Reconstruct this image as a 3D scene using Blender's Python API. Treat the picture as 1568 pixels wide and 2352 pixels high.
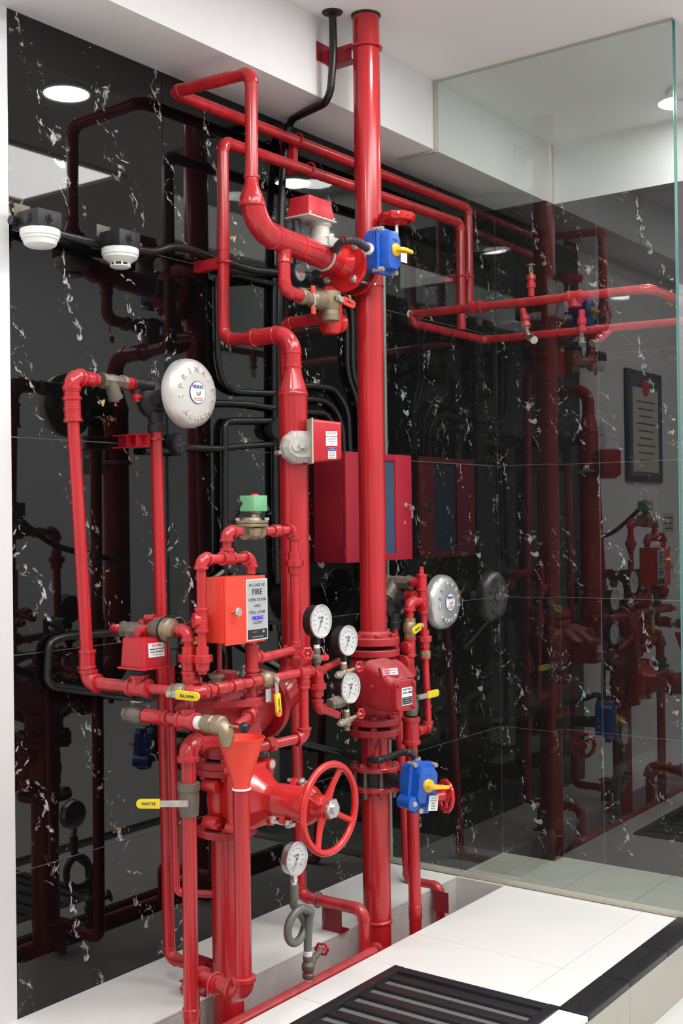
import bpy, bmesh, math, random
import numpy as np
from mathutils import Vector, Matrix
random.seed(7)
S = bpy.context.scene
COL = S.collection
for o in list(bpy.data.objects): bpy.data.objects.remove(o)

# ---------------------------------------------------------------- camera
# orientation solved from the two horizontal vanishing points of the photograph
IW, IH = 1568., 2352.
F = 2739.8
_c = np.array([784., 1176.])
_n = lambda a: a / np.linalg.norm(a)
_Y = _n(np.array([2791 - 784., 1170 - 1176., F]))
_X = -_n(np.array([-2956 - 784., 1242 - 1176., F]))
_X = _n(_X - _Y * np.dot(_X, _Y))
_Z = np.cross(_X, _Y)
R = np.array([_X, _Y, _Z])
CAM = np.array([0., 0., 1.30])
cd = bpy.data.cameras.new('camera'); cam = bpy.data.objects.new('camera', cd); COL.objects.link(cam)
cd.sensor_fit = 'HORIZONTAL'; cd.sensor_width = 36; cd.lens = F / IW * 36
cd.clip_start = 0.05; cd.clip_end = 60
M4 = Matrix.Identity(4)
for i in range(3):
    M4[i][0] = R[i][0]; M4[i][1] = -R[i][1]; M4[i][2] = -R[i][2]; M4[i][3] = CAM[i]
cam.matrix_world = M4
S.camera = cam
def ray(px, py): return R @ np.array([px - 784., py - 1176., F])
def _hit(px, py, a, v):
    r = ray(px, py); return Vector(CAM + r * (v - CAM[a]) / r[a])
def PX(px, py, x): return _hit(px, py, 0, x)      # point of a wall-parallel plane
def PY(px, py, y): return _hit(px, py, 1, y)
def PZ(px, py, z): return _hit(px, py, 2, z)

# ---------------------------------------------------------------- world, lights, exposure
w = bpy.data.worlds.new('world'); S.world = w; w.use_nodes = True
w.node_tree.nodes['Background'].inputs[0].default_value = (0.8, 0.85, 0.9, 1)
w.node_tree.nodes['Background'].inputs[1].default_value = 0.05
S.view_settings.view_transform = 'Standard'; S.view_settings.look = 'None'
S.view_settings.gamma = 1; S.view_settings.use_curve_mapping = False
S.view_settings.exposure = -0.11
ZC = 2.922                                        # ceiling height
def area(name, loc, sx, sy, watts, col=(1, .985, .97), shape='RECTANGLE', rot=None):
    l = bpy.data.lights.new(name, 'AREA'); l.energy = watts; l.color = col; l.shape = shape
    l.size = sx
    if shape in ('RECTANGLE', 'ELLIPSE'): l.size_y = sy
    o = bpy.data.objects.new(name, l); COL.objects.link(o); o.location = loc
    if rot: o.rotation_euler = rot
    return o
area('ceiling_panel_lamp', (-0.675, 2.2, ZC - .006), .65, 3.3, 84)
area('hall_fill_light', (1.3, 6.3, 4.26), 1.8, 4.5, 145)  # added fill, placed out of view to brighten the hall walls
area('hall_fill_light', (1.9, 0.6, 4.26), 2.0, 4.0, 90)  # second added hall fill, also out of view
area('near_fill_light', (-0.7, -1.8, ZC - .02), 1.4, 1.4, 26)  # added fill behind the camera, no known fitting
area('downlight_lamp', (-1.66, 3.0, ZC - .012), .165, .165, 7, shape='DISK')
area('downlight_lamp', (-1.58, 4.46, ZC - .012), .165, .165, 4, shape='DISK')
area('downlight_lamp', (-1.62, 1.2, ZC - .012), .165, .165, 11, shape='DISK')  # added, unseen downlight that brightens the near white wall

# ---------------------------------------------------------------- materials
MATS = {}
def mat(name, col, rough=.5, metal=0., bump=0., bscale=60., var=0., vscale=8., spec=None, dust=None, emit=None, coat=0., streak=False):
    m = bpy.data.materials.new(name); m.use_nodes = True
    nt = m.node_tree; N = nt.nodes; L = nt.links
    b = N['Principled BSDF']
    b.inputs['Base Color'].default_value = (*col, 1); b.inputs['Roughness'].default_value = rough
    b.inputs['Metallic'].default_value = metal
    if spec is not None: b.inputs['Specular IOR Level'].default_value = spec
    if coat: b.inputs['Coat Weight'].default_value = coat; b.inputs['Coat Roughness'].default_value = .12
    if emit: b.inputs['Emission Color'].default_value = (*emit[:3], 1); b.inputs['Emission Strength'].default_value = emit[3]
    tc = N.new('ShaderNodeTexCoord')
    out = None
    if var:
        no = N.new('ShaderNodeTexNoise'); no.inputs['Scale'].default_value = vscale; no.inputs['Detail'].default_value = 5
        if streak:
            ma = N.new('ShaderNodeMapping'); ma.inputs['Scale'].default_value = (1, 1, .07); L.new(tc.outputs['Object'], ma.inputs[0]); L.new(ma.outputs[0], no.inputs['Vector'])
        else: L.new(tc.outputs['Object'], no.inputs['Vector'])
        mr = N.new('ShaderNodeMapRange'); mr.inputs[1].default_value = .3; mr.inputs[2].default_value = .7
        mr.inputs[3].default_value = 1 - var; mr.inputs[4].default_value = 1 + var
        L.new(no.outputs[0], mr.inputs[0])
        mx = N.new('ShaderNodeMix'); mx.data_type = 'RGBA'; mx.blend_type = 'MULTIPLY'; mx.inputs[0].default_value = 1
        mx.inputs['A'].default_value = (*col, 1); L.new(mr.outputs[0], mx.inputs['B'])
        out = mx.outputs['Result']
    if dust:
        ge = N.new('ShaderNodeNewGeometry'); sx = N.new('ShaderNodeSeparateXYZ'); L.new(ge.outputs['Normal'], sx.inputs[0])
        n2 = N.new('ShaderNodeTexNoise'); n2.inputs['Scale'].default_value = 22; n2.inputs['Detail'].default_value = 6
        L.new(tc.outputs['Object'], n2.inputs['Vector'])
        mr2 = N.new('ShaderNodeMapRange'); mr2.inputs[1].default_value = .25; mr2.inputs[2].default_value = 1
        mr2.inputs[3].default_value = .06; mr2.inputs[4].default_value = 1; L.new(sx.outputs['Z'], mr2.inputs[0])
        mu = N.new('ShaderNodeMath'); mu.operation = 'MULTIPLY'; L.new(mr2.outputs[0], mu.inputs[0]); L.new(n2.outputs[0], mu.inputs[1])
        mu2 = N.new('ShaderNodeMath'); mu2.operation = 'MULTIPLY'; L.new(mu.outputs[0], mu2.inputs[0]); mu2.inputs[1].default_value = dust[3]
        mx = N.new('ShaderNodeMix'); mx.data_type = 'RGBA'; L.new(mu2.outputs[0], mx.inputs[0])
        if out: L.new(out, mx.inputs['A'])
        else: mx.inputs['A'].default_value = (*col, 1)
        mx.inputs['B'].default_value = (*dust[:3], 1)
        out = mx.outputs['Result']
    if out: L.new(out, b.inputs['Base Color'])
    if bump:
        n3 = N.new('ShaderNodeTexNoise'); n3.inputs['Scale'].default_value = bscale; n3.inputs['Detail'].default_value = 4
        L.new(tc.outputs['Object'], n3.inputs['Vector'])
        bp = N.new('ShaderNodeBump'); bp.inputs['Strength'].default_value = bump; bp.inputs['Distance'].default_value = .002
        L.new(n3.outputs[0], bp.inputs['Height']); L.new(bp.outputs[0], b.inputs['Normal'])
    MATS[name] = m; return m
DUST = (.55, .32, .32, .5)
mat('red_paint', (.46, .012, .018), .22, var=.24, vscale=26, streak=True, bump=.08, bscale=50, dust=(.55, .30, .30, .38), coat=.25)
mat('red_gloss', (.60, .014, .014), .2, bump=.15, bscale=45, var=.08, dust=(.6, .35, .35, .15), coat=.3)
mat('red_cast', (.40, .012, .020), .36, var=.12, bump=.35, bscale=110, dust=(.5, .28, .3, .6))
mat('red_orange', (.84, .055, .03), .42, var=.08, bump=.05)
mat('red_enamel', (.50, .014, .026), .38, var=.05)
mat('cabinet_red', (.27, .009, .022), .42, var=.06)
mat('cabinet_front', (.40, .014, .034), .42)
mat('black_paint', (.008, .008, .009), .30)
mat('black_matte', (.014, .014, .017), .5)
mat('black_rubber', (.02, .02, .022), .45)
mat('brass', (.30, .235, .15), .42, metal=.55, var=.22, vscale=25, bump=.3, bscale=120, dust=(.4, .36, .3, .7))
mat('brass_dark', (.17, .145, .115), .5, metal=.4, var=.2, vscale=25, bump=.4, bscale=120, dust=(.3, .28, .25, .7))
mat('steel', (.62, .61, .58), .3, metal=.9, var=.1, bump=.1)
mat('zinc', (.50, .48, .43), .4, metal=.5, var=.15, vscale=40)
mat('grey_cast', (.52, .50, .46), .5, metal=.15, var=.1, bump=.25, bscale=140)
mat('grey_pipe', (.20, .21, .19), .42, metal=.3, var=.15, bump=.3, bscale=90)
mat('gong', (.66, .64, .60), .36, metal=.45, var=.05, bump=.06, coat=.3)
mat('gong_bright', (.60, .60, .60), .3, metal=.7, var=.05, coat=.2)
mat('bezel', (.7, .7, .7), .25, metal=.8)
mat('white_paint', (.80, .795, .78), .6, var=.03, vscale=3, bump=.05)
mat('ceiling_paint', (.86, .845, .845), .7, var=.02, vscale=2)
mat('beam_paint', (.82, .815, .82), .55, bump=.06, bscale=25, var=.02)
mat('wall_white', (.82, .825, .83), .6)
mat('plastic_white', (.82, .81, .77), .4)
mat('ledge_white', (.86, .855, .83), .35, var=.06, vscale=5, bump=.06, bscale=20)
mat('trench_plaster', (.60, .575, .555), .7, var=.14, vscale=9, bump=.3, bscale=30)
mat('floor_tile', (.86, .855, .83), .3, var=.02, vscale=3)
mat('floor_beige', (.47, .445, .385), .35, var=.04, vscale=5)
mat('floor_far', (.60, .60, .53), .4, var=.07, vscale=7)
mat('grout', (.42, .42, .42), .8)
mat('grout_dark', (.14, .14, .14), .8)
mat('black_strip', (.02, .02, .022), .4, bump=.2)
mat('black_bar', (.022, .022, .025), .38, bump=.15)
mat('pit_dark', (.01, .01, .011), .6)
mat('label_white', (.80, .80, .80), .4)
mat('stain_pink', (.62, .25, .30), .5)
mat('label_silver', (.50, .51, .52), .38, metal=.35)
mat('ink_black', (.015, .015, .017), .5)
mat('ink_grey', (.10, .10, .11), .5)
mat('ink_blue', (.02, .03, .20), .5)
mat('ink_bright_blue', (.02, .03, .75), .5)
mat('ink_red', (.6, .05, .05), .5)
mat('dial_white', (.80, .81, .82), .4)
mat('yellow', (.80, .62, .02), .4, var=.05, vscale=30)
mat('yellow_knob', (.86, .52, .03), .35)
mat('orange_tip', (.85, .22, .03), .4)
mat('blue_paint', (.012, .10, .50), .33, var=.08, bump=.15, bscale=60, coat=.3)
mat('blue_grey', (.05, .09, .15), .3)
mat('green_coil', (.16, .42, .22), .55, var=.15, vscale=30, bump=.2)
mat('sealant', (.50, .48, .40), .5)
mat('alu', (.55, .55, .53), .4, metal=.7)
mat('glass_edge', (.10, .24, .22), .1, spec=.8)
mat('tape_white', (.85, .85, .83), .5)
mat('reflector_dark', (.02, .02, .02), .3)
mat('hall_wall', (.82, .82, .83), .7)
mat('hall_floor', (.62, .62, .60), .35)
mat('lamp_diffuser', (.9, .9, .9), .5, emit=(1, .985, .97, 6))
mat('lamp_rim', (.75, .75, .75), .4)
mat('paper', (.62, .60, .48), .6)
mat('frame_black', (.02, .022, .03), .35)
mat('black_hole', (.004, .004, .004), .9)

def pane_mat(name, tint, k=1.0, haze=0.):
    m = bpy.data.materials.new(name); m.use_nodes = True; nt = m.node_tree; N = nt.nodes; L = nt.links
    N.clear(); o = N.new('ShaderNodeOutputMaterial')
    tr = N.new('ShaderNodeBsdfTransparent'); tr.inputs[0].default_value = (*tint, 1)
    tr2 = N.new('ShaderNodeBsdfTransparent')
    gl = N.new('ShaderNodeBsdfGlossy'); gl.inputs['Roughness'].default_value = .0; gl.inputs[0].default_value = (1, 1, 1, 1)
    fr = N.new('ShaderNodeFresnel'); fr.inputs[0].default_value = 1.52
    mu = N.new('ShaderNodeMath'); mu.operation = 'MULTIPLY'; mu.inputs[1].default_value = 1.85 * k; mu.use_clamp = True
    L.new(fr.outputs[0], mu.inputs[0])
    m1 = N.new('ShaderNodeMixShader'); L.new(mu.outputs[0], m1.inputs[0]); L.new(tr.outputs[0], m1.inputs[1]); L.new(gl.outputs[0], m1.inputs[2])
    ge = N.new('ShaderNodeNewGeometry')        # the far face of the slab only lets light out
    m2 = N.new('ShaderNodeMixShader'); L.new(ge.outputs['Backfacing'], m2.inputs[0]); L.new(m1.outputs[0], m2.inputs[1]); L.new(tr2.outputs[0], m2.inputs[2])
    out = m2.outputs[0]
    if haze:                                   # grey haze veil mixed into the pane colour, with a film of dust
        df = N.new('ShaderNodeBsdfDiffuse'); df.inputs[0].default_value = (.8, .82, .82, 1)
        m3 = N.new('ShaderNodeMixShader'); m3.inputs[0].default_value = haze; L.new(out, m3.inputs[1]); L.new(df.outputs[0], m3.inputs[2]); out = m3.outputs[0]
    L.new(out, o.inputs[0]); MATS[name] = m; return m
pane_mat('pane', (.89, .95, .92), haze=.003)
pane_mat('lens', (.97, .97, .97))

def marble(name):
    m = bpy.data.materials.new(name); m.use_nodes = True; nt = m.node_tree; N = nt.nodes; L = nt.links
    b = N['Principled BSDF']; b.inputs['Roughness'].default_value = .025; b.inputs['IOR'].default_value = 1.52
    b.inputs['Coat Weight'].default_value = 0
    tc = N.new('ShaderNodeTexCoord')
    def vecop(op, a, bb):
        n = N.new('ShaderNodeVectorMath'); n.operation = op
        for i, x in enumerate((a, bb)):
            if hasattr(x, 'is_output') or hasattr(x, 'links'): L.new(x, n.inputs[i])
            else: n.inputs[i].default_value = x
        return n.outputs[0]
    def math_(op, a, bb=0., clamp=False):
        n = N.new('ShaderNodeMath'); n.operation = op; n.use_clamp = clamp
        for i, x in enumerate((a, bb)):
            if hasattr(x, 'links'): L.new(x, n.inputs[i])
            else: n.inputs[i].default_value = x
        return n.outputs[0]
    def noise(v, sc, det=4, rough=.55, col=False):
        n = N.new('ShaderNodeTexNoise'); n.inputs['Scale'].default_value = sc; n.inputs['Detail'].default_value = det
        n.inputs['Roughness'].default_value = rough; L.new(v, n.inputs['Vector']); return n.outputs[1 if col else 0]
    def ramp(x, a, c):
        n = N.new('ShaderNodeMapRange'); n.interpolation_type = 'SMOOTHSTEP'; n.inputs[1].default_value = a; n.inputs[2].default_value = c
        L.new(x, n.inputs[0]); return n.outputs[0]
    base = tc.outputs['Object']
    mp = N.new('ShaderNodeMapping'); mp.inputs['Rotation'].default_value = (0, 0, math.radians(-22)); L.new(base, mp.inputs[0])
    v0 = mp.outputs[0]                                   # x across the veining, y along it
    warp = vecop('SCALE', vecop('SUBTRACT', noise(v0, 6, 3, .55, True), (.5, .5, .5)), (0, 0, 0))
    warp.node.inputs['Scale'].default_value = .16
    v = vecop('ADD', v0, warp)
    sp = N.new('ShaderNodeSeparateXYZ'); L.new(v, sp.inputs[0])
    # distance from a family of wandering lines
    ph = math_('ABSOLUTE', math_('SUBTRACT', math_('FRACT', math_('MULTIPLY', sp.outputs[0], 4.4)), .5))
    band = ramp(ph, .20, .02)
    core = ramp(ph, .065, .01)
    st = vecop('MULTIPLY', v, (1, .38, 1))
    fleck = ramp(noise(st, 42, 4, .62), .575, .62)
    vo = N.new('ShaderNodeTexVoronoi'); vo.feature = 'DISTANCE_TO_EDGE'; vo.inputs['Scale'].default_value = 11
    L.new(vecop('MULTIPLY', v, (1, .6, 1)), vo.inputs['Vector'])
    net = math_('MULTIPLY', ramp(vo.outputs['Distance'], .030, .004), ramp(noise(v0, 30, 4, .6), .50, .58))
    z1_ = ramp(noise(v0, 5.0, 2), .44, .53); z2_ = ramp(noise(vecop('ADD', v0, (3.3, 1.2, 0)), 5.0, 2), .46, .55)
    a = math_('MULTIPLY', math_('MULTIPLY', core, fleck), z1_)
    bq = math_('MULTIPLY', math_('MULTIPLY', band, ramp(noise(st, 60, 3, .6), .62, .67)), z1_)
    h = math_('MULTIPLY', math_('MULTIPLY', net, band), math_('MULTIPLY', z2_, .95))
    tot = math_('ADD', math_('ADD', a, bq), h, True)
    cr = N.new('ShaderNodeMix'); cr.data_type = 'RGBA'
    L.new(ramp(noise(v0, 4.1, 2), .57, .61), cr.inputs[0])
    cr.inputs['A'].default_value = (.55, .55, .55, 1); cr.inputs['B'].default_value = (.62, .42, .24, 1)
    mx = N.new('ShaderNodeMix'); mx.data_type = 'RGBA'; L.new(tot, mx.inputs[0])
    mx.inputs['A'].default_value = (.0035, .0036, .004, 1); L.new(cr.outputs['Result'], mx.inputs['B'])
    L.new(mx.outputs['Result'], b.inputs['Base Color'])
    MATS[name] = m
marble('black_marble')

# ---------------------------------------------------------------- mesh builder
def V(*a): return Vector(a)
EX, EY, EZ = V(1, 0, 0), V(0, 1, 0), V(0, 0, 1)
def perp(d):
    d = d.normalized(); a = EZ if abs(d.z) < .9 else EX
    u = d.cross(a).normalized(); return u, u.cross(d).normalized()
class B:
    def __init__(s): s.v = []; s.f = []
    def rings(s, rings, cap=True, close=False):
        n = len(rings[0]); o = len(s.v)
        for r in rings: s.v += [Vector(p) for p in r]
        k = len(rings)
        for i in range(k - (0 if close else 1)):
            a = o + i * n; b = o + ((i + 1) % k) * n
            for j in range(n):
                j2 = (j + 1) % n; s.f.append((a + j, a + j2, b + j2, b + j))
        if cap and not close:
            s.f.append(tuple(o + j for j in range(n))[::-1]); e = o + (k - 1) * n; s.f.append(tuple(e + j for j in range(n)))
        return s
    def tube(s, pts, rad, n=16, close=False, cap=True):
        pts = [Vector(p) for p in pts]; k = len(pts)
        if not hasattr(rad, '__len__'): rad = [rad] * k
        tan = []
        for i in range(k):
            if close: t = pts[(i + 1) % k] - pts[i - 1]
            else: t = pts[min(i + 1, k - 1)] - pts[max(i - 1, 0)]
            if t.length < 1e-9: t = tan[-1] if tan else EZ
            tan.append(t.normalized())
        u, w_ = perp(tan[0]); R_ = []
        for i in range(k):
            if i:
                q = tan[i - 1].rotation_difference(tan[i]); u = q @ u
            u = (u - tan[i] * u.dot(tan[i])).normalized(); w_ = tan[i].cross(u)
            R_.append([pts[i] + (u * math.cos(2 * math.pi * j / n) + w_ * math.sin(2 * math.pi * j / n)) * rad[i] for j in range(n)])
        return s.rings(R_, cap, close)
    def lathe(s, o, ax, prof, n=24, u=None, cap=True):      # prof: (distance along axis, radius)
        ax = Vector(ax).normalized(); uu, ww = perp(ax)
        if u is not None:
            uu = Vector(u).normalized(); ww = ax.cross(uu)
        return s.rings([[Vector(o) + ax * t + (uu * math.cos(2 * math.pi * j / n) + ww * math.sin(2 * math.pi * j / n)) * max(r, 1e-5) for j in range(n)] for t, r in prof], cap)
    def prism(s, o, ux, uy, poly, h, top=1.0):                # polygon in (ux, uy), pushed along ux x uy
        ux = Vector(ux); uy = Vector(uy); nz = ux.cross(uy).normalized(); o = Vector(o)
        return s.rings([[o + ux * a + uy * b for a, b in poly], [o + ux * a * top + uy * b * top + nz * h for a, b in poly]])
    def box(s, c, sx, sy, sz, ux=EX, uy=EY):
        uz = Vector(ux).cross(Vector(uy)).normalized(); c = Vector(c)
        return s.prism(c - uz * sz / 2, ux, uy, [(-sx / 2, -sy / 2), (sx / 2, -sy / 2), (sx / 2, sy / 2), (-sx / 2, sy / 2)], sz)
    def mesh(s, name, mt, base=V(0, 0, 0), bevel=0, smooth=32):
        me = bpy.data.meshes.new(name)
        me.from_pydata([tuple(p - base) for p in s.v], [], s.f)
        bm = bmesh.new(); bm.from_mesh(me)
        bmesh.ops.remove_doubles(bm, verts=bm.verts, dist=1e-6)
        bmesh.ops.recalc_face_normals(bm, faces=bm.faces)
        if bevel:
            smooth = min(smooth, 26)
            es = [e for e in bm.edges if len(e.link_faces) == 2 and e.calc_face_angle(0) > .5]
            bmesh.ops.bevel(bm, geom=es, offset=bevel, segments=2, affect='EDGES', profile=.6)
        bm.to_mesh(me); bm.free()
        me.materials.append(MATS[mt])
        if smooth:
            me.shade_smooth(); me.set_sharp_from_angle(angle=math.radians(smooth))
        return me
def rrect(w_, h, r, k=4):
    out = []
    for cx, cy, a0 in ((w_ / 2 - r, h / 2 - r, 0), (-w_ / 2 + r, h / 2 - r, 90), (-w_ / 2 + r, -h / 2 + r, 180), (w_ / 2 - r, -h / 2 + r, 270)):
        for i in range(k + 1):
            a = math.radians(a0 + 90 * i / k); out.append((cx + r * math.cos(a), cy + r * math.sin(a)))
    return out
def circ(r, n=16, cx=0, cy=0): return [(cx + r * math.cos(2 * math.pi * i / n), cy + r * math.sin(2 * math.pi * i / n)) for i in range(n)]

class Thing:
    def __init__(s, name, label, cat, base, group=None):
        e = bpy.data.objects.new(name, None); COL.objects.link(e); e.empty_display_size = .03
        s.base = Vector(base); e.location = s.base; e['label'] = label; e['category'] = cat
        if group: e['group'] = group
        s.e = e
    def part(s, name, b, mt, label=None, parent=None, bevel=0, smooth=32, kind=None):
        me = b.mesh(name, mt, s.base, bevel, smooth) if isinstance(b, B) else b
        o = bpy.data.objects.new(name, me); COL.objects.link(o); o.parent = parent or s.e
        if label: o['label'] = label
        if kind: o['kind'] = kind
        return o
def struct(name, b, mt, bevel=0, parent=None, smooth=32):
    o = bpy.data.objects.new(name, b.mesh(name, mt, V(0, 0, 0), bevel, smooth)); COL.objects.link(o)
    if parent: o.parent = parent
    else: o['kind'] = 'structure'
    return o
def solo(name, label, cat, b, mt, base, bevel=0, group=None, smooth=32):
    base = Vector(base)
    o = bpy.data.objects.new(name, b.mesh(name, mt, base, bevel, smooth)); COL.objects.link(o); o.location = base
    o['label'] = label; o['category'] = cat
    if group: o['group'] = group
    return o
def text(T, name, s, size, o, ux, uy, mt, width=None, extr=.0003, parent=None, bold=0., align='CENTER', label=None):
    c = bpy.data.curves.new('t', 'FONT'); c.body = s; c.size = size; c.align_x = align; c.align_y = 'CENTER'; c.extrude = extr; c.offset = bold
    c.resolution_u = 2
    ob = bpy.data.objects.new('t', c); COL.objects.link(ob)
    bpy.context.view_layer.update()
    me = bpy.data.meshes.new_from_object(ob.evaluated_get(bpy.context.evaluated_depsgraph_get()))
    bpy.data.objects.remove(ob); bpy.data.curves.remove(c)
    xs = [v.co.x for v in me.vertices] or [0, 1]
    k = (width / (max(xs) - min(xs))) if width else 1
    ux = Vector(ux).normalized(); uy = Vector(uy).normalized(); uz = ux.cross(uy)
    for v in me.vertices:
        q = v.co.copy(); v.co = Vector(o) + ux * q.x * k + uy * q.y + uz * q.z - T.base
    me.name = name; me.materials.clear(); me.materials.append(MATS[mt])
    return T.part(name, me, mt, parent=parent, label=label)

# ---------------------------------------------------------------- plumbing kit
def fillet(p, d1, d2, L, k=8):
    a = p - d1 * L; c = p + d2 * L; th = d1.angle(d2)
    if th < .02: return [a, c]
    r = L / math.tan(th / 2)
    nrm = (d2 - d1 * d1.dot(d2)).normalized(); cen = a + nrm * r
    ax = d1.cross(d2).normalized(); out = []
    for i in range(k + 1): out.append(cen + Matrix.Rotation(th * i / k, 3, ax) @ (a - cen))
    return out
def elbow(T, p, d1, d2, r, style='thread', mt='red_paint', name='elbow', parent=None):
    d1 = d1.normalized(); d2 = d2.normalized(); b = B()
    if style == 'thread':
        fr = r * 1.32; L = r * 1.45; c = r * .55
        arc = fillet(p, d1, d2, L)
        pts = [p - d1 * (L + c), p - d1 * (L + c * .95), p - d1 * (L + .1 * c), p - d1 * L] + arc[1:-1] + [p + d2 * L, p + d2 * (L + .1 * c), p + d2 * (L + c * .95), p + d2 * (L + c)]
        rr = [fr * 1.08, fr * 1.16, fr * 1.16, fr] + [fr] * (len(arc) - 2) + [fr, fr * 1.16, fr * 1.16, fr * 1.08]
        b.tube(pts, rr, 18); e = L + c * .6
    else:
        L = r * 2.3 if style == 'weld' else r * 1.7
        arc = fillet(p, d1, d2, L, 10)
        fr = r * 1.02 if style == 'weld' else r * 1.08
        b.tube(arc, fr, 24)
        for q, d in ((arc[0], d1), (arc[-1], d2)):
            b.tube([q - d * r * .12, q - d * r * .06, q + d * r * .06, q + d * r * .12], [r * 1.0, r * 1.09, r * 1.09, r * 1.0], 24)
        e = L
    T.part(name, b, mt, parent=parent); return e
def pipe(T, a, c, r, mt='red_paint', n=20, name='pipe', parent=None):
    return T.part(name, B().tube([a, a.lerp(c, .5), c], r, n), mt, parent=parent)
def run(T, pts, r, style='thread', mt='red_paint', trim=None):
    pts = [Vector(p) for p in pts]; k = len(pts)
    off = [0] * k
    for i in range(1, k - 1):
        off[i] = elbow(T, pts[i], pts[i] - pts[i - 1], pts[i + 1] - pts[i], r, style, mt)
    for i in range(k - 1):
        d = (pts[i + 1] - pts[i]); L = d.length; d.normalize()
        a = pts[i] + d * off[i] * .96; c = pts[i + 1] - d * off[i + 1] * .96
        if (c - a).dot(d) > .001: pipe(T, a, c, r, mt)
def conduit(T, pts, r, mt='black_paint', bend=.04, n=12, name='conduit'):
    pts = [Vector(p) for p in pts]; out = [pts[0]]
    for i in range(1, len(pts) - 1):
        d1 = pts[i] - pts[i - 1]; d2 = pts[i + 1] - pts[i]
        L = min(bend, d1.length * .45, d2.length * .45)
        out += fillet(pts[i], d1.normalized(), d2.normalized(), L, 6)
    out.append(pts[-1])
    return T.part(name, B().tube(out, r, n), mt)
def tee(T, p, ax, br, r, h=1.9, bh=1.9, rb=None, mt='red_paint', name='tee'):
    ax = ax.normalized(); fr = r * 1.32; rb = (rb or r); fb = rb * 1.32; c = r * .55
    b = B().lathe(p, ax, [(-h * r - .001, fr), (-h * r, fr * 1.14), (-h * r + c, fr * 1.14), (-h * r + c * 1.1, fr), (h * r - c * 1.1, fr), (h * r - c, fr * 1.14), (h * r, fr * 1.14), (h * r + .001, fr)], 18)
    if br is not None:
        br = br.normalized(); b.lathe(p, br, [(0, fb), (bh * r - c * 1.1, fb), (bh * r - c, fb * 1.14), (bh * r, fb * 1.14), (bh * r + .001, fb)], 18)
    return T.part(name, b, mt)
def coupling(T, p, ax, r, h=1.3, mt='red_paint', name='coupling', k=1.34):
    ax = ax.normalized(); h *= r; fr = r * k
    return T.part(name, B().lathe(p, ax, [(-h, r), (-h, fr), (-h * .7, fr * 1.06), (-h * .65, fr * .94), (h * .65, fr * .94), (h * .7, fr * 1.06), (h, fr), (h, r)], 18), mt)
def union(T, p, ax, r, mt='red_paint'):
    ax = ax.normalized(); b = B()
    b.lathe(p, ax, [(-2.4 * r, r * 1.2), (-2.4 * r, r * 1.42), (-1.9 * r, r * 1.45), (-.6 * r, r * 1.6), (1.3 * r, r * 1.35), (2.0 * r, r * 1.4), (2.4 * r, r * 1.35), (2.4 * r, r)], 18)
    b.lathe(p, ax, [(-.75 * r, r * 1.9), (-.7 * r, r * 2.12), (.65 * r, r * 2.12), (.75 * r, r * 1.9)], 8)
    return T.part('union_nut', b, mt)
def hexn(T, p, ax, r, h, mt='zinc', name='nut', parent=None, n=6):
    return T.part(name, B().lathe(p, ax, [(0, r * .94), (h * .15, r), (h * .85, r), (h, r * .9)], n), mt, parent=parent)
def bolt(T, p, ax, r, h, mt='red_paint', parent=None, name='bolt', shank=0):
    b = B().lathe(p, ax, [(0, r), (h * .85, r), (h, r * .85)], 6)
    if shank: b.lathe(p, ax, [(0, r * .5), (shank, r * .5), (shank * 1.03, r * .4)], 10)
    return T.part(name, b, mt, parent=parent)
def flange(T, p, ax, R_, th, mt='red_cast', neck=None, name='flange', nb=4, a0=.4, br=.011, both=True, boltmt=None):
    ax = Vector(ax).normalized(); b = B()
    b.lathe(p, ax, [(-th / 2, R_ * .5), (-th / 2, R_ * .98), (-th / 2 + .002, R_), (th / 2 - .002, R_), (th / 2, R_ * .98), (th / 2, R_ * .5)], 40)
    if neck: b.lathe(p, ax, [(0, neck * 1.28), (neck[1] if hasattr(neck, '__len__') else th * .5 + .012, neck * 1.18), (th * .5 + .02, neck)], 32)
    f = T.part(name, b, mt)
    if nb:
        u, w_ = perp(ax)
        for i in range(nb):
            a = a0 + 2 * math.pi * i / nb; q = p + (u * math.cos(a) + w_ * math.sin(a)) * R_ * .80
            bolt(T, q + ax * th * .5, ax, br, br * 1.0, boltmt or mt, parent=f)
            if both: bolt(T, q - ax * th * .5, -ax, br, br * 1.0, boltmt or mt, parent=f)
    return f
def handle_text(T, o, ux, uy, w_, h, parent, mt='ink_black', s='WATTS'):
    text(T, 'lettering', s, h, o, ux, uy, mt, width=w_, parent=parent, bold=.0004)
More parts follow.
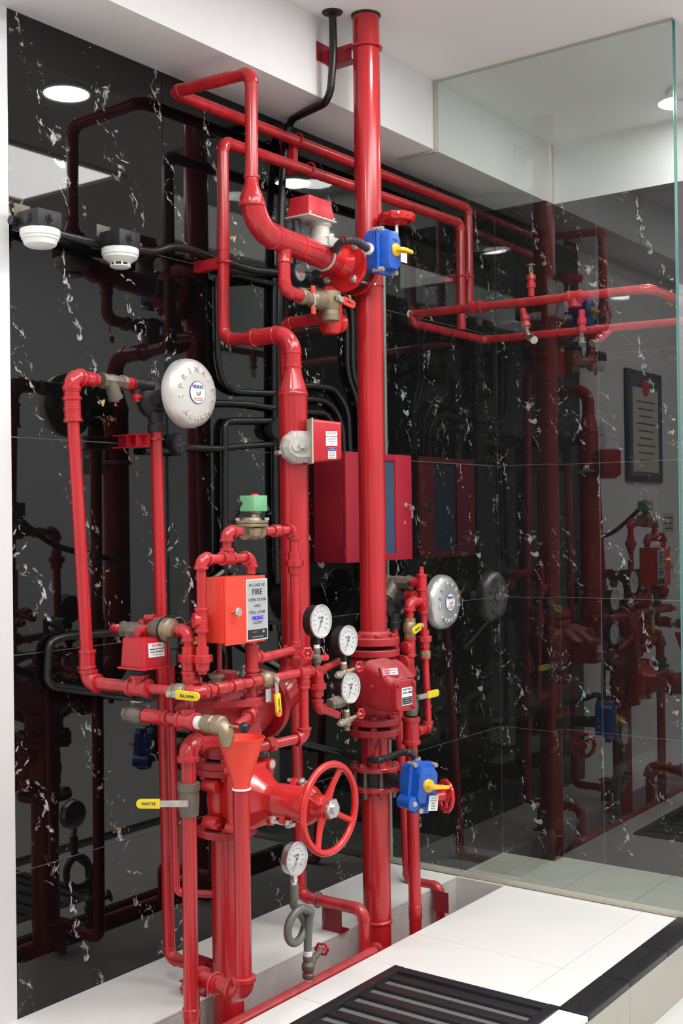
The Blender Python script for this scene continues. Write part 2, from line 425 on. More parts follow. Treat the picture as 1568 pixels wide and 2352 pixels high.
def lever(T, stem, out, along, L, w_, parent=None, sleeve='yellow', s='WATTS', tip=None, off=.022, flip=1, start=.30):
    """flat steel lever on a valve stem: out = direction off the body, along = lever direction"""
    out = out.normalized(); along = along.normalized(); side = out.cross(along).normalized()
    g = T.part('valve_stem', B().lathe(stem, out, [(0, w_ * .35), (off + .004, w_ * .35)], 12), 'brass_dark')
    hexn(T, stem + out * (off + .002), out, w_ * .42, .006, 'zinc', name='stem_nut')
    p0 = stem + out * off
    pl = B().prism(p0 - out * .0012, along, side, [(-w_ * .5, -w_ * .45), (L * start, -w_ * .42), (L * start, w_ * .42), (-w_ * .5, w_ * .45)], .0024)
    h = T.part('lever', pl, 'zinc')
    x0 = L * start; hw = w_ * .62
    poly = [(x0, -hw)] + [(L - hw + hw * math.sin(math.radians(a)), -hw * math.cos(math.radians(a))) for a in range(0, 181, 22)] + [(x0, hw)]
    sl = T.part('lever_sleeve', B().prism(p0 - out * .0035, along, side, poly, .007), sleeve, parent=h, bevel=.001, label='coloured plastic sleeve of the lever')
    ux = along * flip; uy = out.cross(ux)
    if s: text(T, 'lettering', s, w_ * .55, p0 + out * .0038 + along * (x0 + L) * .5, ux, uy, 'ink_black', width=(L - x0) * .6, parent=h, bold=.0003)
    if tip: T.part('sleeve_tip', B().prism(p0 - out * .0037, along, side, [(L - w_ * .9, -hw * 1.01)] + [(L - hw + hw * 1.02 * math.sin(math.radians(a)), -hw * 1.02 * math.cos(math.radians(a))) for a in range(0, 181, 30)] + [(L - w_ * .9, hw * 1.01)], .0074), tip, parent=h)
def ballvalve(T, p, ax, r, L, mt='brass'):
    ax = ax.normalized(); h = L / 2
    b = B().lathe(p, ax, [(-h, r * 1.1), (-h, r * 1.5), (-h * .62, r * 1.5)], 8)
    b.lathe(p, ax, [(h * .62, r * 1.5), (h, r * 1.5), (h, r * 1.1)], 8)
    b.lathe(p, ax, [(-h * .7, r * 1.3), (-h * .5, r * 1.62), (-h * .2, r * 1.8), (h * .2, r * 1.8), (h * .5, r * 1.62), (h * .7, r * 1.3)], 20)
    return T.part('valve_body', b, mt)
def rosette(T, c, ax, R_, lobes=6, mt='red_gloss', th=None, nut='zinc', name='handwheel', hub_back=.02, spokes=3, up=None, lobe=.07):
    ax = ax.normalized(); u, w_ = perp(ax)
    th = th or R_ * .13; k = lobes * 10; b = B()
    ring = []
    for i in range(k):
        a = 2 * math.pi * i / k; rr = (R_ - th) * (1 + lobe * math.cos(lobes * a))
        ring.append(c + (u * math.cos(a) + w_ * math.sin(a)) * rr)
    b.tube(ring, th, 8, close=True)
    for j in range(spokes):
        a = 2 * math.pi * j / spokes + .3; d = u * math.cos(a) + w_ * math.sin(a)
        b.tube([c - ax * hub_back * .6 + d * R_ * .1, c - ax * hub_back * .5 + d * R_ * .5, c + d * (R_ - th)], [th * 1.0, th * .8, th * .8], 8)
    b.lathe(c, ax, [(-hub_back, R_ * .16), (-hub_back * .5, R_ * .3), (th * .6, R_ * .24)], 16)
    h = T.part(name, b, mt)
    if nut: T.part('nut', B().lathe(c, ax, [(th * .5, R_ * .17), (th * 1.3, R_ * .15)], 6), nut, parent=h)
    return h
def flex(T, pts, r, mt='black_rubber', name='flexible_conduit', pitch=.0085):
    pts = [Vector(p) for p in pts]
    # Catmull-Rom
    P = [pts[0] * 2 - pts[1]] + pts + [pts[-1] * 2 - pts[-2]]; c = []
    for i in range(1, len(P) - 2):
        for t in np.linspace(0, 1, 30, endpoint=False):
            a, b_, d, e = P[i - 1], P[i], P[i + 1], P[i + 2]
            c.append(.5 * ((2 * b_) + (d - a) * t + (2 * a - 5 * b_ + 4 * d - e) * t * t + (3 * b_ - a - 3 * d + e) * t ** 3))
    c.append(pts[-1]); s = [0]
    for i in range(1, len(c)): s.append(s[-1] + (c[i] - c[i - 1]).length)
    n = max(6, int(s[-1] / pitch)); path = []; rad = []
    for i in range(n * 4 + 1):
        d = s[-1] * i / (n * 4); j = min(max(np.searchsorted(s, d) - 1, 0), len(c) - 2)
        t = (d - s[j]) / max(s[j + 1] - s[j], 1e-9); path.append(c[j].lerp(c[j + 1], t)); rad.append(r * (1.0 if i % 4 in (0, 1) else .84))
    return T.part(name, B().tube(path, rad, 12), mt)

# ================================================================ THE SETTING
XW, YG, YC, YB = -2.555, 3.77, 4.66, 4.742       # left wall, glass, column face, back wall
ZB = 2.665                                        # beam underside = top of the marble
ROWS = [-.20, .383, .955, 1.531, 2.105, ZB]
random.seed(3)
_tiles = {}
def tile(parent, o, ux, uy, w_, h, th, mt, gap=.0024, name='tile', variants=3, bevel=.0006):
    """one slab: its own object, mesh data shared between alike slabs; local x, y lie in the slab"""
    v = random.randrange(variants); key = (round(w_, 3), round(h, 3), th, mt, v)
    if key not in _tiles:
        b = B(); b.prism(V(v * 3.1 + gap / 2, v * 1.7 + gap / 2, -th), EX, EY, [(0, 0), (w_ - gap, 0), (w_ - gap, h - gap), (0, h - gap)], th)
        _tiles[key] = b.mesh(name, mt, V(0, 0, 0), bevel, 0)
    ob = bpy.data.objects.new(name, _tiles[key]); COL.objects.link(ob)
    ux = Vector(ux); uy = Vector(uy); uz = ux.cross(uy); m = Matrix.Identity(4)
    loc = Vector(o) - ux * v * 3.1 - uy * v * 1.7
    for i in range(3): m[i][0] = ux[i]; m[i][1] = uy[i]; m[i][2] = uz[i]; m[i][3] = loc[i]
    ob.parent = parent; ob.matrix_world = m
    return ob
TH = .003
# left marble wall
wl = struct('wall_left', B().box((XW - TH - .05, (2.02 + YB) / 2, (ROWS[0] + ZB) / 2), .1, YB - 2.02, ZB - ROWS[0]), 'grout')
CY = [2.02, 2.595, 3.187, 3.75, 4.305, YC]
for i in range(5):
    for j in range(5):
        tile(wl, (XW, CY[i], ROWS[j]), EY, EZ, CY[i + 1] - CY[i], ROWS[j + 1] - ROWS[j], TH, 'black_marble')
# back wall with the shallow column in the corner
XC = -2.302
wb = struct('wall_back', B().box(((XC - 1.22) / 2, YB + TH + .06, (ROWS[0] + ZB) / 2), -1.22 - XC, .12, ZB - ROWS[0]), 'grout')
CX = [XC, -2.112, -1.72, -1.33, -1.22]
for i in range(4):
    for j in range(5):
        tile(wb, (CX[i], YB, ROWS[j]), EX, EZ, CX[i + 1] - CX[i], ROWS[j + 1] - ROWS[j], TH, 'black_marble')
wc = struct('wall_column', B().box(((XW + XC) / 2 - .0015, YC + TH + .05, (ROWS[0] + ZB) / 2), XC - XW - .003 - .003, .10, ZB - ROWS[0]), 'grout')
for j in range(5):
    tile(wc, (XW, YC, ROWS[j]), EX, EZ, XC - XW, ROWS[j + 1] - ROWS[j], TH, 'black_marble')
    tile(wc, (XC, YC, ROWS[j]), EY, EZ, YB - YC, ROWS[j + 1] - ROWS[j], TH, 'black_marble')
# painted wall this side of the marble
struct('wall_near', B().box((XW - .047, -.74, 1.36), .1, 5.52, 3.12), 'wall_white', bevel=.004)
# beams
struct('trim_1', B().box((-2.455, .62, (ZB + ZC) / 2), .29, 8.244, ZC - ZB), 'beam_paint', bevel=.002)
struct('trim_2', B().box((-1.765, YB + .061, (ZB + ZC) / 2 + .0005), 1.09, .12, ZC - ZB - .001), 'beam_paint')
struct('ceiling', B().box((-1.2, 2.7, ZC + .05), 2.8, 13.2, .1), 'ceiling_paint')
struct('ceiling_hall', B().box((2.15, 2.7, 4.35), 3.9, 13.2, .1), 'ceiling_paint')
struct('trim_7', B().box((.25, 2.7, (ZC + 4.3) / 2 + .05), .1, 13.0, 4.3 - ZC - .1), 'white_paint')
struct('wall_right', B().box((4.05, 2.7, 2.06), .1, 13.2, 4.5), 'hall_wall')
struct('wall_far', B().box((.7, 9.25, 2.06), 6.8, .1, 4.5), 'hall_wall')
struct('wall_behind', B().box((.7, -3.85, 2.06), 6.8, .1, 4.5), 'hall_wall')
struct('floor', B().box((1.35, 2.7, -.197), 5.40, 13.2, .05), 'hall_floor')
# low floor behind the glass, laid in small tiles
ff = struct('floor_far', B().box((-1.95, 4.3, -.2035), 1.24, 1.0, .05), 'grout_dark')
fx = [-2.555, -2.402, -2.11, -1.815, -1.52, -1.335]; fy = [3.80, 4.10, 4.40, 4.742]
for i in range(5):
    for j in range(3):
        tile(ff, (fx[i], fy[j], -.172), EX, EY, fx[i + 1] - fx[i], fy[j + 1] - fy[j], .006, 'floor_far', gap=.004, name='floor_tile')
# platform: base, trench, ledge
pl = struct('floor_platform', B().box((-1.70, 1.4, -.1535), .70, 4.80, .283), 'grout_dark')
YJ = [1.35, 1.95, 2.555, 2.895, 3.155, 3.745]
for a, b_ in ((-1.0, -.41), (-.41, .18), (.18, .77), (.77, 1.35)):
    tile(pl, (-2.05, a, 0), EX, EY, .511, b_ - a, .012, 'floor_tile', name='floor_tile', gap=.002, variants=1)
    tile(pl, (-1.539, a, 0), EX, EY, .119, b_ - a, .012, 'floor_tile', name='floor_tile', gap=.002, variants=1)
    tile(pl, (-1.420, a, 0), EX, EY, .085, b_ - a, .012, 'floor_tile', name='floor_tile', gap=.002, variants=1)
    tile(pl, (-1.336, a, -.172), EY, EZ, b_ - a, .157, .01, 'floor_beige', name='riser_tile', gap=.002, variants=1)
tile(pl, (-1.946, 1.35, 0), EX, EY, .526, .10, .012, 'floor_tile', name='floor_tile', gap=.002, variants=1)
for j in range(3): tile(pl, (-2.05, YJ[j], 0), EX, EY, .104, YJ[j + 1] - YJ[j], .012, 'floor_tile', name='floor_tile', gap=.002, variants=1)
for j in (3, 4):
    tile(pl, (-2.05, YJ[j], 0), EX, EY, .511, YJ[j + 1] - YJ[j], .012, 'floor_tile', name='floor_tile', gap=.002, variants=1)
    tile(pl, (-1.539, YJ[j], 0), EX, EY, .119, YJ[j + 1] - YJ[j], .012, 'floor_tile', name='floor_tile', gap=.002, variants=1)
tile(pl, (-1.420, 1.35, 0), EX, EY, .085, 1.532, .012, 'floor_tile', name='floor_tile', gap=.002, variants=1)
for a, b_ in ((2.884, 3.155), (3.157, 3.44), (3.442, 3.80)):        # anti-slip nosing pieces
    ob = struct('nosing_strip', B().box((-1.3785, (a + b_) / 2, -.004), .085, b_ - a - .003, .016), 'black_strip', bevel=.001, parent=pl)
    for k in range(4):
        struct('nosing_rib', B().box((-1.375 + k * .0095, (a + b_) / 2, .0045), .0045, b_ - a - .004, .0022), 'black_matte', parent=ob)
for a, b_ in ((1.35, 2.0), (2.0, 2.6), (2.6, 3.155), (3.155, 3.80)):
    tile(pl, (-1.336, a, -.172), EY, EZ, b_ - a, .157, .01, 'floor_beige', name='riser_tile', gap=.002, variants=1)
le = struct('floor_ledge', B().box((-2.4, 1.375, -.155), .31, 4.75, .31), 'trench_plaster')
for a, b_ in ((-1.0, -.4), (-.4, .2), (.2, .8), (.8, 1.4), (1.4, 1.75), (1.75, 2.36), (2.36, 2.95), (2.95, 3.745)):
    tile(le, (XW, a, .001), EX, EY, .312, b_ - a, .006, 'ledge_white', name='ledge_slab', gap=.0015, variants=1)
struct('trim_3', B().box((-2.147, 3.80, -.16), .196, .12, .318), 'trench_plaster')
struct('trim_4', B().box((-2.15, 1.4, -.335), .2, 4.8, .05), 'trench_plaster')
struct('trim_5', B().box((-2.40, 3.785, -.1), .31, .08, .196), 'trench_plaster')
struct('trim_6', B().box((-1.70, 3.78, -.09), .70, .06, .176), 'white_paint')
# glass partition
gp = Thing('glass_partition', 'tall frameless clear glass screen across the niche, notched round the beam', 'glass partition', (-1.9, YG, 0))
poly = [(XW + .002, .014), (-1.403, .014), (-1.403, ZC - .003), (-2.302, ZC - .003), (-2.302, ZB - .006), (-2.462, ZB - .006), (-2.462, 2.33), (XW + .002, 2.33)]
gp.part('pane', B().prism((0, YG + .004, 0), EX, EZ, poly, .008), 'pane', smooth=0)
gp.part('pane_edge', B().box((-1.4015, YG, 1.468), .0025, .008, 2.90), 'glass_edge', label='bright green edge of the glass')
gp.part('sealant_strip', B().box((XW + .007, YG - .004, 1.16), .012, .014, 2.32), 'alu', label='thin grey strip holding the glass to the marble')
b = B().box((-2.306, YG - .003, (ZB + ZC) / 2), .012, .02, ZC - ZB).box((-2.386, YG - .003, ZB - .004), .166, .02, .009)
gp.part('beam_trim', b, 'sealant', label='cream sealant where the glass meets the beam', bevel=.001)
gp.part('floor_rail', B().box((-1.98, YG, .008), 1.15, .03, .015).box((-1.98, YG - .010, .017), 1.15, .006, .006), 'sealant', label='grey bottom rail of the glass', bevel=.001)
gp.part('ceiling_rail', B().box((-1.855, YG, ZC - .003), .9, .014, .006), 'sealant')
g2 = Thing('glass_partition', 'second glass pane turning the corner and running away to the back wall', 'glass partition', (-1.4, 4.25, 0))
g2.part('pane', B().prism((-1.404, 0, 0), EY, EZ, [(3.776, .0), (4.74, .0), (4.74, ZC - .003), (3.776, ZC - .003)], .008), 'pane', smooth=0)
g2.part('pane_edge', B().box((-1.4, 3.7755, 1.46), .008, .002, 2.91), 'glass_edge')
g2.part('floor_rail', B().box((-1.4, 4.27, -.08), .02, .93, .18), 'sealant')
# lamps' fittings
for nm, (x, y) in (('recessed round ceiling downlight in front of the glass', (-1.66, 3.0)), ('recessed round ceiling downlight behind the glass', (-1.58, 4.46)), ('unseen round ceiling downlight added to brighten the near white wall', (-1.62, 1.2))):
    t = Thing('downlight', nm, 'lamp', (x, y, ZC), group='recessed ceiling downlights')
    t.part('rim', B().lathe((x, y, ZC - .001), -EZ, [(0, .083), (0, .104), (.010, .098), (.012, .084)], 40, cap=False), 'lamp_rim')
t = Thing('ceiling_light_panel', 'long bright flush light panel in the ceiling, seen mirrored in the marble', 'lamp', (-.675, 2.2, ZC))
b = B()
for sx in (-.345, .345): b.box((-.675 + sx, 2.2, ZC - .006), .03, 3.42, .012)
for sy in (-1.69, 1.69): b.box((-.675, 2.2 + sy, ZC - .006), .66, .04, .012)
t.part('frame', b, 'lamp_rim')
# floor grating
XL, XR, Y0, Y1 = -1.946, -1.42, 1.45, 2.893
t = Thing('floor_grating', 'black metal floor grating sunk flush into the white platform', 'floor grating', ((XL + XR) / 2, (Y0 + Y1) / 2, 0))
b = B()
for x in (XL + .016, XR - .016): b.box((x, (Y0 + Y1) / 2, -.008), .032, Y1 - Y0, .024)
for y in (Y0 + .016, Y1 - .016): b.box(((XL + XR) / 2, y, -.0085), XR - XL - .064, .032, .023)
t.part('frame', b, 'black_bar', bevel=.002)
t.part('pan', B().box(((XL + XR) / 2, (Y0 + Y1) / 2, -.0165), XR - XL - .02, Y1 - Y0 - .02, .005), 'pit_dark')
k = 0; y = Y1 - .032 - .030
while y > Y0 + .05:
    t.part('slat', B().box(((XL + XR) / 2, y, -.0075), XR - XL - .068, .036, .010), 'black_bar', bevel=.0015); y -= .074

# ---- notices on the near white wall, seen mirrored in the glass
t = Thing('framed_certificate', 'black framed certificate on the white wall, seen mirrored in the glass', 'certificate', (-2.545, 1.225, 1.8))
x = -2.551
t.part('frame', B().box((x + .009, 1.225, 1.795), .018, .50, .61), 'frame_black', bevel=.003)
t.part('mount', B().box((x + .019, 1.225, 1.795), .002, .44, .55), 'blue_grey')
t.part('sheet', B().box((x + .0205, 1.225, 1.775), .002, .36, .46), 'paper')
t.part('emblem', B().lathe((x + .0215, 1.225, 2.01), EX, [(0, .05), (.002, .05)], 20), 'ink_red')
b = B()
for k in range(9): b.box((x + .022, 1.225, 1.93 - k * .04), .001, .26 - .04 * (k % 3), .008)
t.part('printing', b, 'ink_grey')
t = Thing('wall_notice', 'small pale notice low on the white wall, seen mirrored in the glass', 'notice', (-2.545, .72, 1.28))
t.part('sheet', B().box((x + .002, .86, 1.26), .003, .16, .11), 'paper'); b = B()
for k in range(3): b.box((x + .004, .86, 1.29 - k * .03), .001, .12, .01)
t.part('printing', b, 'ink_grey')

# ================================================================ BLACK CONDUITS ON THE WALL
XK = -2.538
def wallrun(label, pts, r=.0105, X=XK, bend=.05, mt='black_paint', clips=()):
    P_ = [PX(a, c, X) for a, c in pts]
    t = Thing('conduit', label, 'conduit', P_[0]); conduit(t, P_, r, mt, bend)
    for q in clips:
        p = PX(*q, X); t.part('clip', B().box(p, .03, .012, r * 2.9), 'black_matte', bevel=.002)
    return t
def junction(label, px, py, r=.032, X=XK, face=True, cap='black_matte', cross=True):
    p = PX(px, py, X); t = Thing('junction_box', label, 'junction box', p)
    t.part('body', B().lathe(p - EX * .012, EX, [(0, r), (.030, r), (.034, r * .96)], 28), 'black_matte')
    if face:
        t.part('cover', B().lathe(p + EX * .022, EX, [(0, r * .86), (.003, r * .86), (.0035, r * .8)], 28), cap)
        if cross: t.part('mark', B().box(p + EX * .0262, .0012, r * 1.2, .003, EX, (EY + EZ * .25).normalized()).box(p + EX * .0262, .0012, .003, r * 1.2, EX, (EY + EZ * .25).normalized()), 'ink_red' if cap != 'black_matte' else 'ink_grey')
        if cap != 'black_matte': t.part('lower_plate', B().prism(p + EX * .0258, EY, EZ, [(r * .8 * math.cos(a), r * .8 * math.sin(a)) for a in np.linspace(-math.pi, 0, 14)], .0006), 'label_silver')
    return t
# detector line
t = Thing('conduit', 'black conduit joining the two white smoke detectors and running to the risers', 'conduit', PX(60, 517, XK))
conduit(t, [PX(x, y, -2.50) for x, y in ((24, 505), (130, 537), (235, 563), (312, 573), (352, 580), (395, 566), (432, 571), (500, 597), (583, 621), (636, 626))], .0125, bend=.03)
def detector(label, px, py, kind, mirr):
    c = PX(px, py, -2.455)                # centre of the box's underside
    t = Thing('smoke_detector', label, 'smoke detector', c, group='smoke detectors on black boxes')
    bx = t.part('mounting_box', B().box(c + V(0, 0, .023), .080, .080, .046), 'black_matte', bevel=.004)
    for dy in (.0,):
        q = c + V(.040, dy, .024)
        t.part('plug', B().lathe(q, EX, [(0, .015), (.003, .015), (.003, .010), (.010, .009), (.010, .006), (.012, .006)], 18), 'black_rubber', parent=bx)
    t.part('end_plug', B().lathe(c + V(.0, -.040, .024), -EY, [(0, .016), (.003, .016), (.003, .01), (.006, .01)], 18), 'black_rubber', parent=bx)
    t.part('bracket', B().box(c + V(-.046, -.02, .052), .004, .05, .034, EX, EY), 'brass_dark', bevel=.001)
    t.part('base', B().lathe(c, -EZ, [(0, .049), (.002, .052), (.018, .0515), (.020, .049)], 36), 'plastic_white')
    if kind == 0:
        t.part('head', B().lathe(c - EZ * .018, -EZ, [(0, .0485), (.008, .048), (.010, .045), (.022, .041), (.027, .033), (.029, .001)], 36), 'plastic_white')
    else:
        t.part('head', B().lathe(c - EZ * .018, -EZ, [(0, .0485), (.008, .048), (.013, .042), (.021, .031), (.022, .026)], 36), 'plastic_white')
        t.part('chamber', B().lathe(c - EZ * .037, -EZ, [(0, .024), (.011, .024)], 24), 'black_matte')
        t.part('cap', B().lathe(c - EZ * .047, -EZ, [(0, .028), (.003, .029), (.006, .024), (.007, .001)], 36), 'plastic_white')
        for k in range(8):
            a = k * math.pi / 4 + .2; d = V(math.cos(a), math.sin(a), 0)
            t.part('rib', B().box(c - EZ * .043 + d * .026, .006, .004, .014, d, EZ.cross(d)), 'plastic_white')
    return t
detector('white smoke detector with a plain domed head, hanging under the left black box', 92, 528, 0, 0)
detector('white smoke detector with a slotted head, hanging under the right black box', 276, 572, 1, 1)

# conduit from the ceiling round the beam and down the wall
p0 = PZ(763, 28, ZC)
pts = [p0, p0 + V(.002, -.01, -.42), V(-2.26, 3.02, 2.60)]
pts[1] = PY(757, 225, p0.y - .005); pts[2] = PX(660, 276, -2.53)
t = Thing('conduit', 'black conduit dropping from the ceiling, bending under the beam and down the marble', 'conduit', p0)
conduit(t, [p0, PY(766, 120, p0.y), PY(757, 232, p0.y), PX(662, 277, -2.53), PX(647, 420, -2.53), PX(640, 700, -2.53), PX(640, 1020, -2.53)], .0125, bend=.05)
t.part('ceiling_rose', B().lathe(p0, -EZ, [(0, .034), (.003, .033), (.004, .016)], 20), 'black_matte')
wallrun('black conduit on the wall behind the left riser, running down beside the grey reflection', [(629, 640), (629, 870), (632, 1180), (636, 1340)], .011, X=-2.54)
wallrun('short black conduit entering the round box with the red cross from the left', [(525, 632), (629, 628), (676, 628)], .0105)
wallrun('uppermost black conduit of the bundle arching right and down beside the main riser', [(500, 612), (560, 636), (618, 650), (695, 665), (778, 669), (806, 694), (809, 760), (809, 856), (826, 905), (830, 1030)], .0105)
wallrun('black conduit curving down just left of the main riser, second of its bundle', [(787, 709), (796, 740), (797, 858), (822, 926), (824, 1030)], .010)
wallrun('black conduit dropping beside the tall thin red pipe, then curving right', [(497, 640), (500, 826), (512, 880), (540, 900), (633, 904), (702, 884), (766, 893), (786, 918), (799, 950), (803, 1040)], .0105)
wallrun('black conduit running level behind the gong to the right, under the curved one', [(432, 925), (500, 926), (572, 928), (633, 939), (705, 915), (752, 923), (775, 948), (786, 985), (789, 1040)], .0105)
wallrun('short black conduit stub going behind the red flow switch', [(640, 948), (705, 947), (745, 949), (762, 966), (771, 1040)], .0105)
wallrun('black conduit elbow turning right to the left riser from below', [(516, 1330), (516, 1180), (516, 968), (540, 967), (633, 967)], .0115, bend=.035)
wallrun('level black conduit crossing behind the left riser below the gong', [(330, 1036), (385, 1036), (425, 1028), (500, 1031), (545, 1026), (650, 1018)], .0105, bend=.02)
junction('black round junction box below the gong with a scratched cover', 402, 1021, .034)
junction('black round junction box half hidden behind the left riser', 628, 985, .036, face=False)
t = junction('round junction box with red lines on its clear cover', 676, 628, .034, X=-2.50, cap='ink_grey')
p = PX(676, 628, -2.50); t.part('vertical_entry', B().tube([p + V(0, .012, .02), p + V(0, .012, .11)], .0105, 12), 'black_paint')
t.part('side_hub', B().lathe(p, EY, [(.02, .015), (.062, .015), (.064, .018), (.085, .018)], 16), 'black_matte')
t = wallrun('black conduit looping out to the left at waist height behind the box switch', [(440, 1450), (265, 1453), (150, 1462), (112, 1474), (108, 1560), (122, 1577), (253, 1594), (330, 1606)], .0115, bend=.045)
wallrun('thin grey conduit slanting down behind the orange pull box', [(528, 1300), (470, 1345), (486, 1400), (560, 1485), (690, 1560)], .007, bend=.03, mt='grey_pipe')
wallrun('short black conduit stub right of the orange pull box', [(612, 1432), (638, 1429), (640, 1450)], .006, bend=.01)
wallrun('black conduit running down to the lower blue gearbox', [(560, 1690), (690, 1705), (850, 1745)], .011, bend=.02)

# ================================================================ LONG PIPES NEAR THE WALL
rp = .0185
# upper rear pipe with the loop at its near end
XU = -2.47
A1 = PX(577, 165, -2.18)
t = Thing('red_pipe', 'upper long red pipe along the wall, looping out and dropping to the thick elbow', 'pipe', PX(577, 420, -2.18))
yA = A1.y; cA = PX(396, 212, XU); cA.y = yA
cA = PY(396, 212, yA); XU = cA.x
e1 = PX(1074, 478, XU); dn = PX(1084, 742, XU)
b0 = PX(578, 425, -2.18)
run(t, [b0, A1, cA, e1, V(e1.x, e1.y, PX(1080, 700, XU).z)], rp, 'bend')
# lower rear pipe
t2y = 2.736
XL2 = PY(511, 325, t2y).x
t = Thing('red_pipe', 'lower long red pipe along the wall, dropping to the elbow over the left riser', 'pipe', PY(512, 770, t2y))
c1 = PY(511, 325, t2y); e2 = PX(1056, 512, XL2)
q0 = PY(514, 778, t2y); q1 = PY(566, 778, t2y)
run(t, [q1, q0, V((c1.x + q0.x) / 2, t2y, (q0.z + c1.z) / 2), c1, e2, V(e2.x, e2.y, PX(1060, 758, XL2).z)], rp, 'bend')
# reducer, level piece, big elbow, reducer into riser 2
R2 = V(-2.18, 2.742, 0)
g0 = PY(566, 778, t2y); g1 = PY(655, 766, t2y)
zt = g1.z
t = Thing('red_riser', 'left thick red riser topped by an elbow, bending into the deluge valve', 'pipe', V(R2.x, R2.y, .785))
t.part('reducer', B().lathe(g0, g1 - g0, [(-.005, rp), (0, rp * 1.12), (.012, .0215), (.02, .0245), (.028, .0245), (.03, .0285), (.035, .0285), (.037, .0245), (.05, .0245)], 24), 'red_paint')
top = V(R2.x, R2.y, zt)
ee = elbow(t, top, (top - g0), -EZ, .026, 'weld')
pipe(t, g0 + (g1 - g0).normalized() * .04, top - (top - g0).normalized() * ee * .95, .026)
zr = PX(668, 905, -2.18).z; za = PX(665, 838, -2.18).z
pipe(t, top - EZ * ee * .95, V(R2.x, R2.y, za), .026)
t.part('reducer', B().lathe((R2.x, R2.y, za), -EZ, [(0, .026), (.002, .0285), (.008, .0285), (.012, .026), (.03, .029), (.07, .041), (.08, .0435), (za - zr - .004, .0435), (za - zr, .0455), (za - zr + .006, .0445)], 32), 'red_paint')
zl = .90
t.part('pipe', B().lathe((R2.x, R2.y, zl - .02), EZ, [(0, .0425), ((zr - zl) * .5, .0425), (zr - zl + .02, .0425)], 40), 'red_paint')
t.part('slip_joint', B().lathe((R2.x, R2.y, PX(686, 1508, -2.18).z), EZ, [(-.006, .043), (-.004, .047), (.003, .047), (.006, .043)], 36), 'red_paint')
el = fillet(V(R2.x, R2.y, .785), -EZ, V(0, -1, 0), .115, 12)
t.part('bend', B().tube([V(R2.x, R2.y, .93)] + el + [V(R2.x, 2.60, .785)], [.0445] + [.047] * len(el) + [.047], 32), 'red_paint')
# riser 1
R1 = PZ(842, 35, ZC); R1 = V(-2.18, 3.142, 0)
t = Thing('red_riser', 'tall main red riser from the floor trench to the ceiling', 'pipe', V(R1.x, R1.y, -.1))
zj = PX(857, 660, -2.18).z; zf1 = PX(865, 1470, -2.18).z
t.part('pipe', B().lathe((R1.x, R1.y, zj), EZ, [(0, .043), ((ZC - zj) * .5, .043), (ZC - zj - .001, .043)], 40), 'red_paint', label='upper length of the main riser')
t.part('ceiling_collar', B().lathe((R1.x, R1.y, ZC - .001), -EZ, [(0, .048), (.004, .047), (.006, .043)], 36), 'black_matte')
t.part('pipe', B().lathe((R1.x, R1.y, zf1), EZ, [(0, .0425), ((zj - zf1) * .5, .0425), (zj - zf1, .0425)], 40), 'red_paint', label='middle length of the main riser')
t.part('weld_bead', B().lathe((R1.x, R1.y, zj), EZ, [(-.005, .043), (-.003, .0465), (.003, .0465), (.005, .043)], 40), 'red_paint')
zb1 = PX(866, 1805, -2.18).z; zb2 = PX(868, 2150, -2.18).z
t.part('pipe', B().lathe((R1.x, R1.y, -.14), EZ, [(0, .0445), (.3, .0445), (zb1 + .14, .0445)], 40), 'red_paint', label='lower length of the main riser')
t.part('weld_bead', B().lathe((R1.x, R1.y, .02), EZ, [(-.006, .0445), (-.003, .049), (.002, .049), (.006, .0445)], 40), 'red_paint')
zs1 = PX(866, 1690, -2.18).z
t.part('spool', B().lathe((R1.x, R1.y, zb1 + .02), EZ, [(0, .0445), (zs1 - zb1, .0445)], 36), 'red_paint')
# bracket near the ceiling
zc_ = PX(842, 112, -2.18).z
t = Thing('pipe_bracket', 'red channel bracket clamping the main riser to the beam near the ceiling', 'bracket', V(-2.30, R1.y - .02, zc_))
b = B(); yy = R1.y - .035
b.box((-2.262, yy, zc_ - .012), .095, .004, .05).box((-2.262, yy + .02, zc_ + .012), .095, .04, .004).box((-2.262, yy + .02, zc_ - .036), .095, .04, .004)
t.part('channel', b, 'cabinet_red')
t.part('end_plate', B().box((-2.307, yy - .01, zc_ - .005), .004, .10, .06), 'cabinet_red')
t.part('u_bolt', B().tube([V(-2.235, R1.y - .048, zc_)] + [V(R1.x + .049 * math.cos(a), R1.y + .049 * math.sin(a), zc_) for a in np.linspace(-2.0, 2.0, 24)] + [V(-2.235, R1.y + .048, zc_)], .0045, 8), 'red_paint')
# brackets of the rear pipes
def ubracket(label, pc, r, X0=XW, dirz=EZ, size=.05):
    t = Thing('pipe_bracket', label, 'bracket', V(X0, pc[0].y, pc[0].z))
    zz = sum(p.z for p in pc) / len(pc); yy = sum(p.y for p in pc) / len(pc)
    t.part('channel', B().box(((X0 + pc[0].x) / 2 - .004, yy, zz), pc[0].x - X0 - .008, .024, (.034 if len(pc) == 1 or dirz != 'y' else max(p.z for p in pc) - min(p.z for p in pc))), 'red_enamel', bevel=.002)
    for p in pc:
        u = EZ if dirz is EZ else dirz
        ring = [p + (EX * math.cos(a) + EZ * math.sin(a)) * (r + .004) for a in np.linspace(-2.6, 2.6, 22)] if dirz == 'y' else [p + (EX * math.cos(a) + EY * math.sin(a)) * (r + .004) for a in np.linspace(-2.6, 2.6, 22)]
        t.part('clamp', B().tube(ring, .0035, 8), 'red_paint')
    return t
Pu = PX(683, 322, XU); Pd = PX(683, 379, XL2)
ubracket('red double clamp bracket holding the two long rear pipes under the beam', [Pu, V(Pd.x, Pu.y, Pd.z)], rp, dirz='y')
